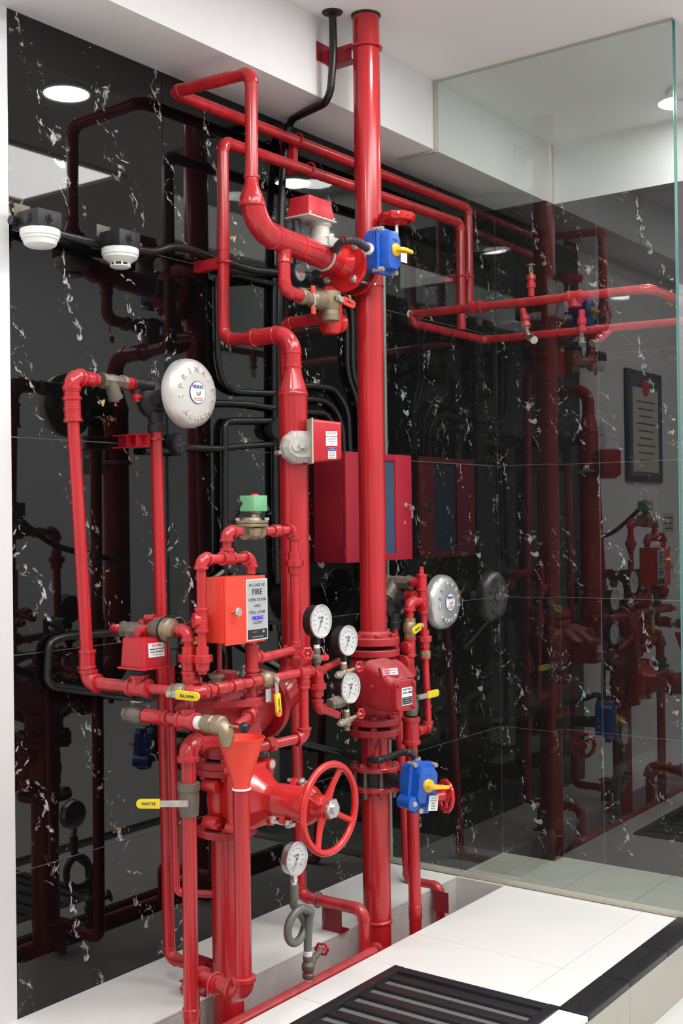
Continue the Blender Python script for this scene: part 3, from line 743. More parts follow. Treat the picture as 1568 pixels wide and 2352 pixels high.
ubracket('red clamp bracket holding the tall thin pipe above the gong', [PY(516, 603, t2y)], rp)
ubracket('red clamp bracket behind the glass holding the pair of dropping pipes', [V(e2.x, e2.y, PX(1058, 635, XL2).z), V(e1.x, e1.y, PX(1078, 638, XU).z)], rp)

# ================================================================ SPRINKLER LOOP BEHIND THE GLASS
t = Thing('red_pipe', 'red pipe loop with sprinkler heads behind the glass', 'pipe', PY(940, 722, 3.86))
ra = .0165
a0 = PX(940, 724, -2.47); a0.y = 3.90; a0 = PY(945, 722, 3.90)
a1 = PY(1490, 663, 3.90); a2 = V(a1.x, 4.55, a1.z)
b2 = V(a0.x, 4.43, a0.z - .02)
run(t, [a2, a1, a0], ra, 'bend'); 
bl = V(a0.x, 3.91, a0.z - .035)
run(t, [a0 - EZ * .008, bl, V(a0.x, 4.46, bl.z), V(-1.42, 4.46, PY(1500, 748, 4.46).z)], ra, 'bend')
tee(t, PY(1095, 705, 3.90), EX, None, ra, 1.3)
tee(t, PY(1320, 682, 3.90), EX, -EZ, ra, 1.6, 2.2)
t.part('end_cap', B().lathe(a0 - EX * .004, -EX, [(0, ra * 1.03), (.006, ra * 1.03), (.007, ra * .9)], 18), 'tape_white', label='white end cap')
def sprinkler(label, p, d, up):
    d = d.normalized(); t = Thing('sprinkler_head', label, 'sprinkler', p)
    t.part('nipple', B().lathe(p, d, [(0, .012), (.03, .012), (.031, .017), (.05, .017), (.051, .013), (.062, .013), (.063, .018), (.078, .0165), (.08, .010)], 18), 'red_paint')
    b = B(); u, w_ = perp(d); q = p + d * .08
    for s in (-1, 1): b.tube([q + u * s * .007, q + u * s * .013 + d * .012, q + u * s * .010 + d * .026, q + d * .034], .0022, 8)
    b.lathe(q, d, [(0, .008), (.004, .0075)], 6); b.lathe(q + d * .002, d, [(0, .002), (.03, .002)], 8)
    t.part('frame', b, 'brass')
    t.part('deflector', B().lathe(q + d * .035, d, [(0, .016), (.0015, .016)], 24), 'steel')
p = PY(1220, 692, 3.90); sprinkler('upright sprinkler head standing on the red pipe behind the glass', p + EZ * ra, EZ, 1)
p = PY(1335, 690, 3.90); sprinkler('pendent sprinkler head hanging from the red pipe behind the glass', p - EZ * ra * 2, -EZ, 0)
p = PY(1200, 700, 3.90); sprinkler('tilted sprinkler head angled down from the red pipe behind the glass', p - EZ * ra, V(.35, -.25, -1), 0)
p = V(-2.30, 4.45, bl.z); sprinkler('sprinkler head pointing out from the left end of the lower red pipe', p, V(.7, -.7, -.35), 0)
p = PY(1400, 762, 4.46); sprinkler('sprinkler head on the lower red pipe toward the right, pointing down to the left', p, V(-.3, -.9, -.5), 0)

# ================================================================ UPPER ASSEMBLY: reducer elbow, flow switch, butterfly valve
XR_ = -2.18
t = Thing('red_branch_pipe', 'thick red pipe curving down from the thin pipe to the upper blue-geared valve', 'pipe', PX(580, 470, XR_))
n0 = PX(577, 412, XR_); n1 = PX(578, 470, XR_); cc = PX(583, 545, XR_); ff_ = V(XR_, 3.00, 2.098)
cc = V(XR_, n1.y + .004, PX(590, 528, XR_).z)
hz = n0.z - n1.z
t.part('reducer', B().lathe((n1.x, n1.y, n0.z + .012), -EZ, [(0, rp), (.001, rp * 1.16), (.008, rp * 1.16), (.010, rp * 1.02), (.03, rp * 1.15), (.055, .031), (.066, .035), (hz + .01, .0355), (hz + .012, .038), (hz + .017, .038), (hz + .019, .0355)], 28), 'red_paint')
arc = fillet(cc, -EZ, (ff_ - cc).normalized(), .088, 12)
t.part('elbow', B().tube([V(n1.x, n1.y, n1.z)] + arc, .0355, 28), 'red_paint')
dd = (ff_ - cc).normalized()
t.part('pipe', B().tube([arc[-1], arc[-1] + dd * .12, arc[-1] + dd * .121], [.0355, .0355, .0355], 28), 'red_paint')
for s in (0, .12, .2):
    q = arc[-1] + dd * s; t.part('weld_bead', B().lathe(q, dd, [(-.003, .0355), (-.0015, .0385), (.0015, .0385), (.003, .0355)], 28), 'red_paint')
t.part('pipe', B().tube([arc[-1] + dd * .12, ff_ - dd * .035], .037, 28), 'red_paint')
sd = PX(652, 560, XR_)
dl = PX(652, 668, XR_ - .0); dl.y = sd.y
t.part('branch', B().lathe(sd, -EZ, [(0, .026), (.045, .020), (.05, .0215), (.056, .0215), (.058, rp)], 20), 'red_paint')
t = Thing('red_pipe', 'short red drop pipe from the thick branch to the brass test valve', 'pipe', dl)
v0 = PX(690, 686, XR_)
v0 = V(XR_, v0.y, dl.z - .004)
run(t, [sd - EZ * .05, dl, v0], rp, 'bend')
# brass angle/test valve with red lever, red tee handle and red dome behind
c = PX(752, 706, XR_); c.z = dl.z - .004
t = Thing('test_valve', 'brass test and drain valve with a red lever and small red tee handle', 'valve', c)
t.part('valve_body', B().lathe(v0, EY, [(-.004, .021), (0, .0245), (.016, .0245), (.022, .019), (.05, .021), (.058, .027), (.09, .029), (.12, .025)], 24), 'brass')
t.part('valve_body', B().lathe(c + V(.01, 0, .028), -EZ, [(-.004, .028), (0, .034), (.03, .034), (.05, .030), (.055, .026), (.068, .026), (.070, .029), (.086, .028), (.088, .02)], 24), 'brass', label='round brass outlet of the valve')
th_ = PX(717, 688, -2.13)
b = B().tube([th_ + V(0, 0, .020), th_ + V(.010, 0, .010), th_ + V(.010, 0, -.014), th_ + V(0, 0, -.022)], .0032, 8)
t.part('tee_handle', b, 'steel')
for dz in (.030, -.032): t.part('grip', B().box(th_ + V(.002, .002, dz), .008, .015, .022), 'red_orange', bevel=.002)
lever(t, c + V(.034, -.012, .006), EX, V(0, 1, -.13), .085, .02, sleeve='red_orange', s='NIBCO', off=.016)
q = PX(755, 697, -2.215)
t = Thing('test_valve', 'glossy red domed sight valve behind the brass test valve', 'valve', q)
dome = [(-.005, .036)] + [(.052 * math.sin(a), .0365 * math.cos(a)) for a in np.linspace(0, 1.52, 10)]
t.part('dome', B().lathe(q + EZ * .004, EZ, dome, 28), 'red_gloss')
t.part('body', B().lathe(q + V(.0, .01, -.082), EZ, [(-.014, .012), (-.012, .026), (0, .034), (.04, .038), (.082, .036)], 28), 'red_gloss')
t.part('outlet', B().lathe(q + V(0, .02, -.055), EY, [(0, .028), (.03, .026), (.035, .03), (.045, .028)], 24), 'red_gloss')
t = Thing('red_pipe', 'red drain pipe bending behind the left riser and running down to the floor trench', 'pipe', PX(690, 2040, -2.37))
yv = 2.94; m0 = PY(765, 726, yv); m1 = PY(652, 744, yv)
t0_ = PX(690, 2056, m1.x)
m2 = V(m1.x, m1.y + .02, t0_.z)
m2 = PX(691, 2058, m1.x)
m3 = PY(828, 2088, m2.y)
m3 = V(-2.125, m2.y, m2.z)
run(t, [m0, m1, m1.lerp(m2, .5), m2, m3, m3 - EZ * .30], rp * .98, 'bend')
# base under that drain: bracket and tie
t = Thing('pipe_bracket', 'dark red angle bracket under the bent drain pipe on the ledge', 'bracket', V(-2.30, m2.y, 0))
t.part('plate', B().box((-2.27, m2.y + .03, .045), .075, .004, .085).box((-2.27, m2.y + .05, .004), .075, .04, .006), 'cabinet_red')
t.part('wire_tie', B().tube([m2.lerp(m3, .28) + V(0, math.sin(a) * .023, math.cos(a) * .023) for a in np.linspace(0, 6.28, 16)] + [m2.lerp(m3, .32) + V(0, .02, -.05), m2.lerp(m3, .3) + V(.01, .0, -.085)], .0025, 6), 'brass_dark')

# flanges and butterfly valve
def blue_gear(T, c, out, up, k=.86, kw=.86):
    """lobed blue gear housing, face normal 'out', worm shaft along 'up'"""
    out = out.normalized(); up = (up - out * up.dot(out)).normalized(); side = up.cross(out).normalized()
    S_ = side * kw; U_ = up * k; O_ = out * k
    base = [(-.052, -.055), (-.03, -.075), (.03, -.075), (.05, -.06), (.058, 0), (.05, .062), (.035, .078), (-.035, .078), (-.055, .058), (-.062, 0)]
    def pr(name, o, poly, h, top=1., mt='blue_paint', par=None, bev=.002):
        return T.part(name, B().rings([[o + S_ * a + U_ * b_ for a, b_ in poly], [o + S_ * a * top + U_ * b_ * top + O_ * h for a, b_ in poly]]), mt, parent=par, bevel=bev)
    back = pr('gear_housing', c - O_ * .055, [(a, b_ * .95) for a, b_ in base], .05, bev=.005)
    ears = rrect(.122, .162, .018)
    pr('housing_flange', c - O_ * .013, ears, .006, par=back, bev=.0012)
    pr('housing_flange', c - O_ * .004, ears, .007, par=back, bev=.0012)
    cv = pr('gear_cover', c + O_ * .003, [(-.044, -.048), (-.030, -.070), (.028, -.070), (.05, -.045), (.053, 0), (.05, .045), (.028, .070), (-.030, .070), (-.044, .046)], .036, .93, bev=.004)
    pr('raised_plate', c + O_ * .0375, [(-.032, -.036), (.028, -.044), (.036, -.02), (.036, .02), (.028, .046), (-.026, .046), (-.034, .03)], .003, par=cv, bev=.001)
    for a, b_ in ((-.050, .070), (.050, .070), (-.050, -.070), (.050, -.070)):
        q = c + S_ * a + U_ * b_
        T.part('cap_screw', B().lathe(q - O_ * .020, out, [(0, .0072), (.034, .0072), (.036, .0068), (.036, .0042), (.033, .0042)], 14), 'zinc', parent=back)
    kn = T.part('position_pointer', B().lathe(c + O_ * .038, out, [(0, .020), (.010, .0195), (.013, .017)], 24), 'yellow_knob')
    q = c + O_ * .038 + out * .012
    b = B().prism(q - up * .006, side, out, [(-.017, -.004), (.018, -.004), (.056, .012), (.062, .02), (.046, .024), (.0, .026), (-.012, .018)], -.011)
    T.part('pointer_wing', b, 'yellow_knob', parent=kn, bevel=.002)
    return cv
def wafer(T, c, ax, r, th):
    T.part('valve_body', B().lathe(c, ax, [(-th / 2, r * .9), (-th / 2, r), (th / 2, r), (th / 2, r * .9)], 36), 'black_matte')
cF = V(XR_, 3.005, ff_.z)
t = Thing('butterfly_valve', 'upper butterfly valve with blue gearbox, yellow pointer and red handwheel on top', 'valve', cF)
flange(t, cF, EY, .088, .016, 'red_gloss', nb=4, a0=.7, br=.0095, both=False)
fb = []
u, w_ = perp(EY)
for i in range(4):
    a = .7 + 1.57 * i; q = cF + (u * math.cos(a) + w_ * math.sin(a)) * .071
    t.part('stud', B().tube([q - EY * .026, q + EY * .10], .006, 10), 'steel')
    hexn(t, q - EY * .008, -EY, .0125, .010, 'steel')
t.part('hub', B().lathe(cF - EY * .045, EY, [(0, .036), (.02, .040), (.04, .050)], 28), 'red_gloss')
wafer(t, cF + EY * .032, EY, .074, .046)
flange(t, cF + EY * .065, EY, .088, .016, 'red_paint', nb=0)
t.part('neck', B().lathe(cF + EY * .07, EY, [(0, .045), (.05, .037)], 28), 'red_paint')
gc = PX(882, 578, -2.045)
t.part('shaft_neck', B().tube([cF + EY * .032 + EX * .06, V(gc.x - .05, cF.y + .032, cF.z)], .022, 20), 'black_matte')
out = EX.copy()
gc = V(-2.045, cF.y + .045, gc.z)
gc = PX(884, 578, -2.055)
cv = blue_gear(t, gc, V(1, .05, 0), EZ, .88, .80)
side = EZ.cross(V(1, .05, 0)).normalized()
text(t, 'lettering', 'OPEN', .012, gc + V(1, .05, 0).normalized() * .0360 + EZ * .030, side, EZ, 'ink_blue', parent=cv)
text(t, 'lettering', 'SHUT', .010, gc + V(1, .05, 0).normalized() * .0360 - side * .022, -EZ, side, 'ink_blue', parent=cv)
t.part('name_plate', B().box(PX(927, 588, -2.07), .002, .036, .042, EX, EY), 'label_white', label='small white plate behind the pointer', bevel=.0005)
hw = PX(910, 500, -2.075)
t.part('worm_shaft', B().tube([V(hw.x, hw.y, gc.z + .05), hw + EZ * .005], .006, 12), 'steel')
rosette(t, hw, EZ, .058, 10, mt='red_gloss', th=.0075, hub_back=.024, spokes=3, lobe=.025, name='gear_handwheel')
lob = lambda r, z: [hw + EZ * z + V(math.cos(a), math.sin(a), 0) * r * (1 + .03 * math.cos(10 * a)) for a in np.linspace(0, 2 * math.pi, 80, endpoint=False)]
t.part('wheel_rim', B().rings([lob(.046, -.013), lob(.052, -.013), lob(.0575, -.004), lob(.0575, .009), lob(.052, .010), lob(.046, .006)], cap=False, close=True), 'red_gloss', smooth=50)
t.part('wheel_web', B().lathe(hw, EZ, [(-.022, .014), (-.018, .022), (-.010, .036), (-.009, .048), (-.005, .048), (-.006, .036), (-.010, .02)], 40), 'red_gloss')
# flex conduit to the gearbox
t = Thing('flexible_conduit', 'black corrugated conduit looping from the junction box to the upper blue gearbox', 'conduit', PX(722, 628, -2.46))
flex(t, [PX(722, 629, -2.46), PX(745, 618, -2.38), PX(762, 590, -2.20), PX(783, 557, -2.08), PX(815, 553, -2.05), PX(846, 572, -2.06)], .0125)
t.part('gland', B().lathe(PX(842, 570, -2.06), V(-.05, 1, -.1), [(0, .018), (.012, .018)], 18), 'label_white')
# vane flow switch on the thick branch
fs = ff_.lerp(cc, .24) + EZ * .03
fs = PX(735, 560, XR_); axis_ = dd
bp_ = cc + dd * ((fs.y - cc.y) / dd.y)
t = Thing('flow_switch', 'red capped flow switch clamped on the thick branch pipe near the top', 'flow switch', bp_)
t.part('saddle', B().lathe(bp_ + EZ * .022, EZ, [(0, .040), (.022, .040), (.026, .031), (.06, .029), (.066, .034), (.074, .034)], 20), 'grey_cast')
t.part('saddle_block', B().box(bp_ + V(.028, .012, .035), .035, .05, .032), 'grey_cast', bevel=.005)
hexn(t, bp_ + V(.03, .018, .05), EZ, .009, .014, 'steel', n=6)
ubolt = [bp_ + V(.042 * math.cos(a), .018, .042 * math.sin(a)) for a in np.linspace(.5, -3.6, 24)]
t.part('u_bolt', B().tube(ubolt, .0045, 8), 'sealant')
ctop = PX(718, 506, bp_.x + .0)
ctop = V(bp_.x - .004, ctop.y - .004, ctop.z)
t.part('neck', B().lathe(bp_ + EZ * .06, EZ, [(0, .030), (.02, .027), (ctop.z - bp_.z - .066, .036), (ctop.z - bp_.z - .060, .036)], 20), 'grey_cast')
t.part('base_plate', B().box(ctop, .092, .136, .005, EX, EY), 'grey_cast', bevel=.001)
t.part('cover', B().prism(ctop + EZ * .003, EX, EY, rrect(.088, .132, .006, 2), .058, .84), 'red_enamel', bevel=.003)
for sx in (-1, 1): t.part('screw', B().lathe(ctop + V(.042, sx * .058, .004), EZ, [(0, .005), (.006, .004)], 10), 'zinc')
t.part('conduit_stub', B().tube([ctop + V(-.02, -.045, -.004), ctop + V(-.02, -.045, -.06)], .013, 14), 'black_rubber')

# ================================================================ FLOW SWITCH ON THE LEFT RISER
zc2 = PX(680, 1030, -2.18).z
t = Thing('flow_switch', 'red box flow switch with grey clamp on the left thick riser', 'flow switch', V(-2.13, R2.y, zc2))
fo = V(.75, -.66, 0).normalized(); fs_ = V(.66, .75, 0).normalized(); rc = V(R2.x, R2.y, zc2)
t.part('saddle', B().lathe(rc + fo * .028, fo, [(0, .048), (.024, .050), (.040, .044), (.050, .032), (.054, .028)], 10), 'grey_cast', smooth=20)
t.part('saddle_arm', B().prism(rc + fo * .030 - fs_ * .005, fo, EZ, [(0, -.042), (.035, -.046), (.052, -.03), (.052, .03), (.035, .046), (0, .042)], -.043), 'grey_cast', smooth=20, bevel=.003)
hexn(t, rc + fo * .080 - fs_ * .004, fo, .017, .008, 'grey_cast')
hexn(t, rc + fo * .086 + fs_ * .008 + EZ * .003, fo, .011, .012, 'steel')
ul = rc - EZ * .014
t.part('u_bolt', B().tube([ul + fo * .05 - fs_ * .047] + [ul + (fo * math.cos(a) + fs_ * math.sin(a)) * .052 for a in np.linspace(-1.3, -4.9, 20)], .006, 10), 'grey_cast')
zt_ = PX(713, 963, -2.11).z; zb_ = PX(713, 1066, -2.11).z; hz_ = zt_ - zb_
bc = V(0, 0, 0) + rc + fo * .062 + fs_ * .036; bc.z = (zt_ + zb_) / 2
t.part('base_plate', B().box(bc, .096, .004, hz_, fo, fs_), 'sealant')
ux2 = EZ; uy2 = fo
cvx = t.part('cover', B().prism(bc + fs_ * .002, EZ, fo, [(a, b_) for a, b_ in rrect(hz_ * .97, .092, .010, 3)], .084, .86), 'red_enamel', bevel=.003)
nf = (fo + fs_ * .075).normalized(); tf = (fs_ - fo * .075).normalized()
lb = bc + fs_ * .056 + fo * .0425 + EZ * .006
t.part('label', B().box(lb + nf * .0005, .001, .034, .042, nf, tf), 'label_white', label='white rating label')
text(t, 'lettering', 'POTTER', .008, lb + nf * .0012 + EZ * .014, tf, EZ, 'ink_red', width=.025)
for k, s_ in enumerate(('VANE TYPE WATERFLOW', 'ALARM SWITCH', 'MODEL VSR', 'UL  FM')): text(t, 'lettering', s_, .0036, lb + nf * .0012 + EZ * (.005 - k * .0066), tf, EZ, 'ink_black')
lb2 = lb - EZ * .042 + tf * .001
t.part('label', B().box(lb2 + nf * .0005, .001, .024, .032, nf, tf), 'label_white', label='warning label')
t.part('label_band', B().box(lb2 + nf * .0012 + EZ * .011, .001, .023, .009, nf, tf), 'ink_blue')
text(t, 'lettering', 'WARNING', .0045, lb2 + nf * .002 + EZ * .011, tf, EZ, 'label_white', width=.017)
for k in range(4): text(t, 'lettering', 'RISK OF SHOCK', .003, lb2 + nf * .0012 + EZ * (.003 - k * .005), tf, EZ, 'ink_grey', width=.018)

# ================================================================ RED CABINET ON THE WALL
zt_ = PX(787, 1037, -2.427).z; zb_ = PX(790, 1293, -2.427).z; ya, yb = 3.322, 3.742; xf = -2.427
t = Thing('hose_cabinet', 'dark red wall cabinet behind the main riser with key in its right edge', 'cabinet', (XW, (ya + yb) / 2, zb_))
zm = (zt_ + zb_) / 2; H = zt_ - zb_; ym = (ya + yb) / 2
t.part('body', B().box(((XW + xf) / 2, ym, zm), xf - XW - .002, yb - ya, H), 'cabinet_red', bevel=.002)
t.part('door_frame', B().box((xf + .006, ya + .07, zm), .012, .138, H).box((xf + .006, yb - .055, zm), .012, .108, H).box((xf + .006, ym, zt_ - .012), .011, .2, .024).box((xf + .006, ym, zb_ + .012), .011, .2, .024), 'cabinet_front', bevel=.001)
t.part('glass', B().box((xf + .004, ym + .02, zm), .004, yb - ya - .2, H - .04), 'blue_grey', label='blue-grey window in the cabinet door')
lk = PX(931, 1160, xf + .012)
lo = t.part('lock', B().lathe(lk, EX, [(0, .009), (.004, .009), (.005, .006)], 16), 'zinc')
t.part('key', B().box(lk + V(.014, 0, 0), .02, .003, .004).lathe(lk + V(.024, .006, -.012), EY, [(0, .010), (.003, .010)], 14).box(lk + V(.024, .0075, -.034), .006, .003, .03), 'zinc', parent=lo)
t.part('hinge', B().box((xf + .002, ya - .002, zb_ + .035), .008, .006, .03), 'cabinet_red')
t.part('scratch', B().box(PX(930, 1200, xf + .0125), .0008, .003, .011), 'label_white')

# ================================================================ GONGS AND WATER MOTORS
def arc_text(T, s, c, rad, a0, a1, size, mt, parent, out=EX, sgn=1, extr=.0008):
    n = len(s)
    for i, ch in enumerate(s):
        a = math.radians(a0 + (a1 - a0) * i / max(n - 1, 1))
        d = EY * math.cos(a) + EZ * math.sin(a); tan = (EZ * math.cos(a) - EY * math.sin(a)) * (-sgn)
        if ch != ' ': text(T, 'letter', ch, size, c + d * rad, tan, d * sgn, mt, parent=parent, extr=extr)
def gong(label, px, py, X, Rg, mt, motor_x, ins):
    c = PX(px, py, X); t = Thing('alarm_gong', label, 'gong', c)
    d = t.part('gong_shell', B().lathe(c - EX * .045, EX, [(0, Rg * .97), (.004, Rg), (.016, Rg), (.028, Rg * .97), (.038, Rg * .88), (.044, Rg * .76), (.0465, Rg * .5), (.047, .002)], 56), mt)
    arc_text(t, 'SPRINKLER', c + EX * .0005, Rg * .66, 192, -12, .026, mt, d, extr=.0022)
    arc_text(t, 'ALARM', c + EX * .0005, Rg * .72, 232, 308, .026, mt, d, sgn=-1, extr=.0022)
    pl_ = t.part('centre_disc', B().lathe(c + EX * .0015, EX, [(0, Rg * .325), (.002, Rg * .325), (.0022, Rg * .31)], 40), 'ink_blue', parent=d)
    t.part('centre_label', B().lathe(c + EX * .0036, EX, [(0, Rg * .305), (.0006, Rg * .305)], 40), 'dial_white', parent=d)
    text(t, 'lettering', 'VIKING', .014, c + V(.0046, -.001, Rg * .16), EY, EZ, 'ink_blue', width=Rg * .46, parent=d, bold=.0003)
    text(t, 'lettering', 'THE VIKING CORPORATION', .0035, c + V(.0046, 0, -Rg * .17), EY, EZ, 'ink_red', width=Rg * .38, parent=d)
    text(t, 'lettering', 'HASTINGS MI USA', .0035, c + V(.0046, 0, -Rg * .22), EY, EZ, 'ink_red', width=Rg * .34, parent=d)
    t.part('nut', B().lathe(c + EX * .004, EX, [(0, .008), (.004, .008), (.007, .005), (.008, .001)], 16), 'steel', parent=d)
    sh = motor_x + .03
    L = (c.x - .04) - sh
    t.part('shaft_sleeve', B().lathe(V(sh, c.y, c.z), EX, [(0, .017), (L * .55, .015), (L * .56, .013)], 20), 'black_matte')
    t.part('shaft_collar', B().lathe(V(sh + L * .56, c.y, c.z), EX, [(0, .017), (L * .2, .017)], 20), 'tape_white', label='white taped collar')
    t.part('shaft_nut', B().lathe(V(sh + L * .76, c.y, c.z), EX, [(0, .013), (L * .24, .013)], 6), 'zinc')
    m = V(motor_x, c.y, c.z - .006)
    t = Thing('water_motor', 'black cast water motor driving the ' + ins, 'water motor', m)
    t.part('housing', B().lathe(m - EX * .03, EX, [(0, .03), (.004, .052), (.026, .056), (.030, .056), (.040, .044), (.046, .026), (.052, .024), (.070, .022)], 32), 'black_matte')
    t.part('rim', B().tube([m + V(.0, .052 * math.cos(a), .052 * math.sin(a)) for a in np.linspace(0, 2 * math.pi, 32, endpoint=False)], .006, 8, close=True), 'black_matte')
    t.part('outlet', B().lathe(m - EZ * .04, -EZ, [(0, .024), (.03, .021), (.034, .024), (.055, .024)], 20), 'black_matte')
    t.part('inlet', B().lathe(m + V(.0, -.02, .035), -EY, [(0, .020), (.03, .016), (.034, .020), (.075, .020)], 20).lathe(m + V(0, -.075, .035), -EZ, [(0, .016), (.03, .015)], 16), 'black_matte')
    t.part('plug', B().lathe(m + V(0, -.075, .006), -EZ, [(0, .0165), (.010, .0165), (.011, .011), (.02, .011)], 10), 'red_paint')
    return c, m
G1, M1 = gong('weathered white sprinkler alarm gong, larger in view, high at left', 452, 902, -2.27, .097, 'gong', -2.43, 'left gong')
G2, M2 = gong('bright aluminium sprinkler alarm gong, smaller in view, low near the glass', 1032, 1383, -2.165, .096, 'gong_bright', -2.40, 'right gong')

def strainer(label, c, ax, r, L, leg=None, mt='brass_dark', txt=None):
    """Y-strainer: body along ax with an angled leg"""
    ax = ax.normalized(); t = Thing('y_strainer', label, 'strainer', c)
    b = B().lathe(c, ax, [(-L / 2, r * 1.15), (-L / 2, r * 1.4), (-L * .34, r * 1.4), (-L * .32, r * 1.15), (0, r * 1.35), (L * .32, r * 1.15), (L * .34, r * 1.4), (L / 2, r * 1.4), (L / 2, r * 1.15)], 8)
    t.part('valve_body', b, mt, smooth=25)
    ld = leg.normalized()
    l = t.part('leg', B().lathe(c - ax * L * .12, ld, [(0, r * 1.2), (L * .25, r * 1.25), (L * .5, r * 1.25), (L * .5, r * 1.35), (L * .62, r * 1.3), (L * .63, r * .9)], 20), mt)
    t.part('leg_plug', B().lathe(c - ax * L * .12 + ld * L * .62, ld, [(0, r * .55), (r * .5, r * .5)], 8), 'red_paint', parent=l)
    return t
# left water-motor feed
xm = -2.43
yt = M1.z + .035 - 0
t = Thing('red_pipe', 'leftmost thin red pipe from the left water motor down and across in front', 'pipe', PX(170, 1200, xm))
i0 = V(M1.x, M1.y - .09, M1.z + .035)
s1 = PX(205, 868, xm); s0 = PX(164, 866, xm); s0.z = i0.z; s0 = V(xm, s0.y, i0.z)
btm = V(-2.39, s0.y + .012, PX(186, 1570, -2.39).z)
rl = .0168
run(t, [V(xm, s0.y + .09, i0.z), s0, V(xm, s0.y + .002, PX(160, 940, xm).z), btm], rl)
coupling(t, V(xm, s0.y + .001, PX(160, 918, xm).z), EZ, rl, 1.9)
coupling(t, V(-2.394, btm.y, PX(184, 1512, xm).z), EZ, rl, 1.5)
st = V(xm, (s0.y + .09 + i0.y) / 2 - .008, i0.z)
strainer('dusty brass strainer feeding the left water motor', st, EY, .0155, .085, V(0, .45, -1))
coupling(t, V(xm, i0.y - .018, i0.z), EY, .0145, 1.5)
coupling(t, V(xm, s0.y + .062, i0.z), EY, .0145, 1.0)
# front header at valve height: seg1 (+X) then seg2 (+Y)
XF = -2.04
k1 = PX(455, 1592, XF)
f0 = V(-2.39, btm.y, btm.z); k1 = V(XF, k1.y, k1.z)
run(t, [f0 + EZ * .001 + EZ * .05, f0, V(-2.22, (f0.y + k1.y) / 2, (f0.z + k1.z) / 2 - .001)], rl)
FR = Thing('red_pipe', 'thin red front header bending round the deluge valve at gauge height', 'pipe', k1)
mid = V(-2.22, (f0.y + k1.y) / 2, (f0.z + k1.z) / 2 - .001); dseg = (k1 - mid).normalized()
rh = .0125
end2 = PX(697, 1544, XF)
run(FR, [mid, k1, end2], rh)
tee(FR, PX(336, 1578, PX(336, 1578, -2.2).x) if False else mid.lerp(f0, .02) , dseg, EZ, .0165, 1.9, 2.0)
d2_ = (end2 - k1).normalized()
coupling(FR, k1.lerp(end2, .20), d2_, rh, 1.8); coupling(FR, k1.lerp(end2, .34), d2_, rh, 1.6); coupling(FR, k1.lerp(end2, .52), d2_, rh, 1.6, k=1.2)
hexn(FR, k1.lerp(end2, .08), d2_, .018, .016, 'red_paint', n=8)
T1 = end2
tee(FR, T1, EY, -EZ, rh, 2.0, 2.4)
# small ball valves on the header
t = Thing('ball_valve', 'small brass ball valve with yellow lever lying level on the front header', 'valve', mid.lerp(k1, .68))
pv = mid.lerp(k1, .68); ballvalve(t, pv, dseg, .0115, .05)
lever(t, pv + V(-.01, -.006, 0), V(.25, -1, -.1), V(1, .25, -.05), .085, .018, off=.026, s='WATTS', start=.22, flip=-1)
t = Thing('ball_valve', 'small brass ball valve with yellow and orange lever hanging straight down', 'valve', k1.lerp(end2, .62))
pv = k1.lerp(end2, .62); ballvalve(t, pv, d2_, .0125, .05)
lever(t, pv + V(.006, .012, 0), EX, V(0, .10, -1), .10, .016, off=.018, s='WATTS', tip='orange_tip', start=.38)
t.part('tag', B().box(pv + V(.012, -.006, -.04), .001, .022, .034), 'label_silver')
# box pressure switch
pb = mid.lerp(f0, .02)
t = Thing('pressure_switch', 'red box pressure switch with white label standing on the front header', 'pressure switch', pb)
t.part('neck', B().lathe(pb + EZ * .03, EZ, [(0, .016), (.012, .018), (.02, .030), (.05, .030), (.05, .02)], 24), 'black_matte')
zs = PX(336, 1532, pb.x).z
cb = V(pb.x + .006, pb.y + .01, zs)
rot = lambda a: (V(math.cos(a), math.sin(a), 0), V(-math.sin(a), math.cos(a), 0))
ux_, uy_ = rot(0)
t.part('base_plate', B().prism(cb, ux_, uy_, rrect(.098, .098, .006, 2), .005), 'red_enamel', bevel=.001)
t.part('cover', B().prism(cb + EZ * .004, ux_, uy_, rrect(.086, .088, .008, 3), .074, .9), 'red_enamel', bevel=.004)
lb = cb + ux_ * .0422 + EZ * .048 + uy_ * .004; tl = V(.06, 0, 1).normalized(); tl = (EZ - ux_ * .055).normalized(); nn = uy_.cross(tl)
t.part('label', B().box(lb, .0012, .056, .036, nn, uy_), 'label_white', label='white rating label')
lt = lb + nn * .0012
text(t, 'lettering', 'POTTER', .009, lt + tl * .011 , uy_, tl, 'ink_red', width=.03)
for k, s_ in enumerate(('PRESSURE SWITCH PS10', 'ALARM  SUPERVISORY', 'UL    FM    CE')): text(t, 'lettering', s_, .0045, lt + tl * (.002 - k * .007), uy_, tl, 'ink_black')
t = Thing('flexible_conduit', 'short black corrugated conduit curling up into the box pressure switch', 'conduit', PX(330, 1606, -2.45))
flex(t, [PX(318, 1605, -2.52), PX(340, 1604, -2.42), PX(354, 1590, -2.34), pb + V(-.03, .03, .03)], .0125)

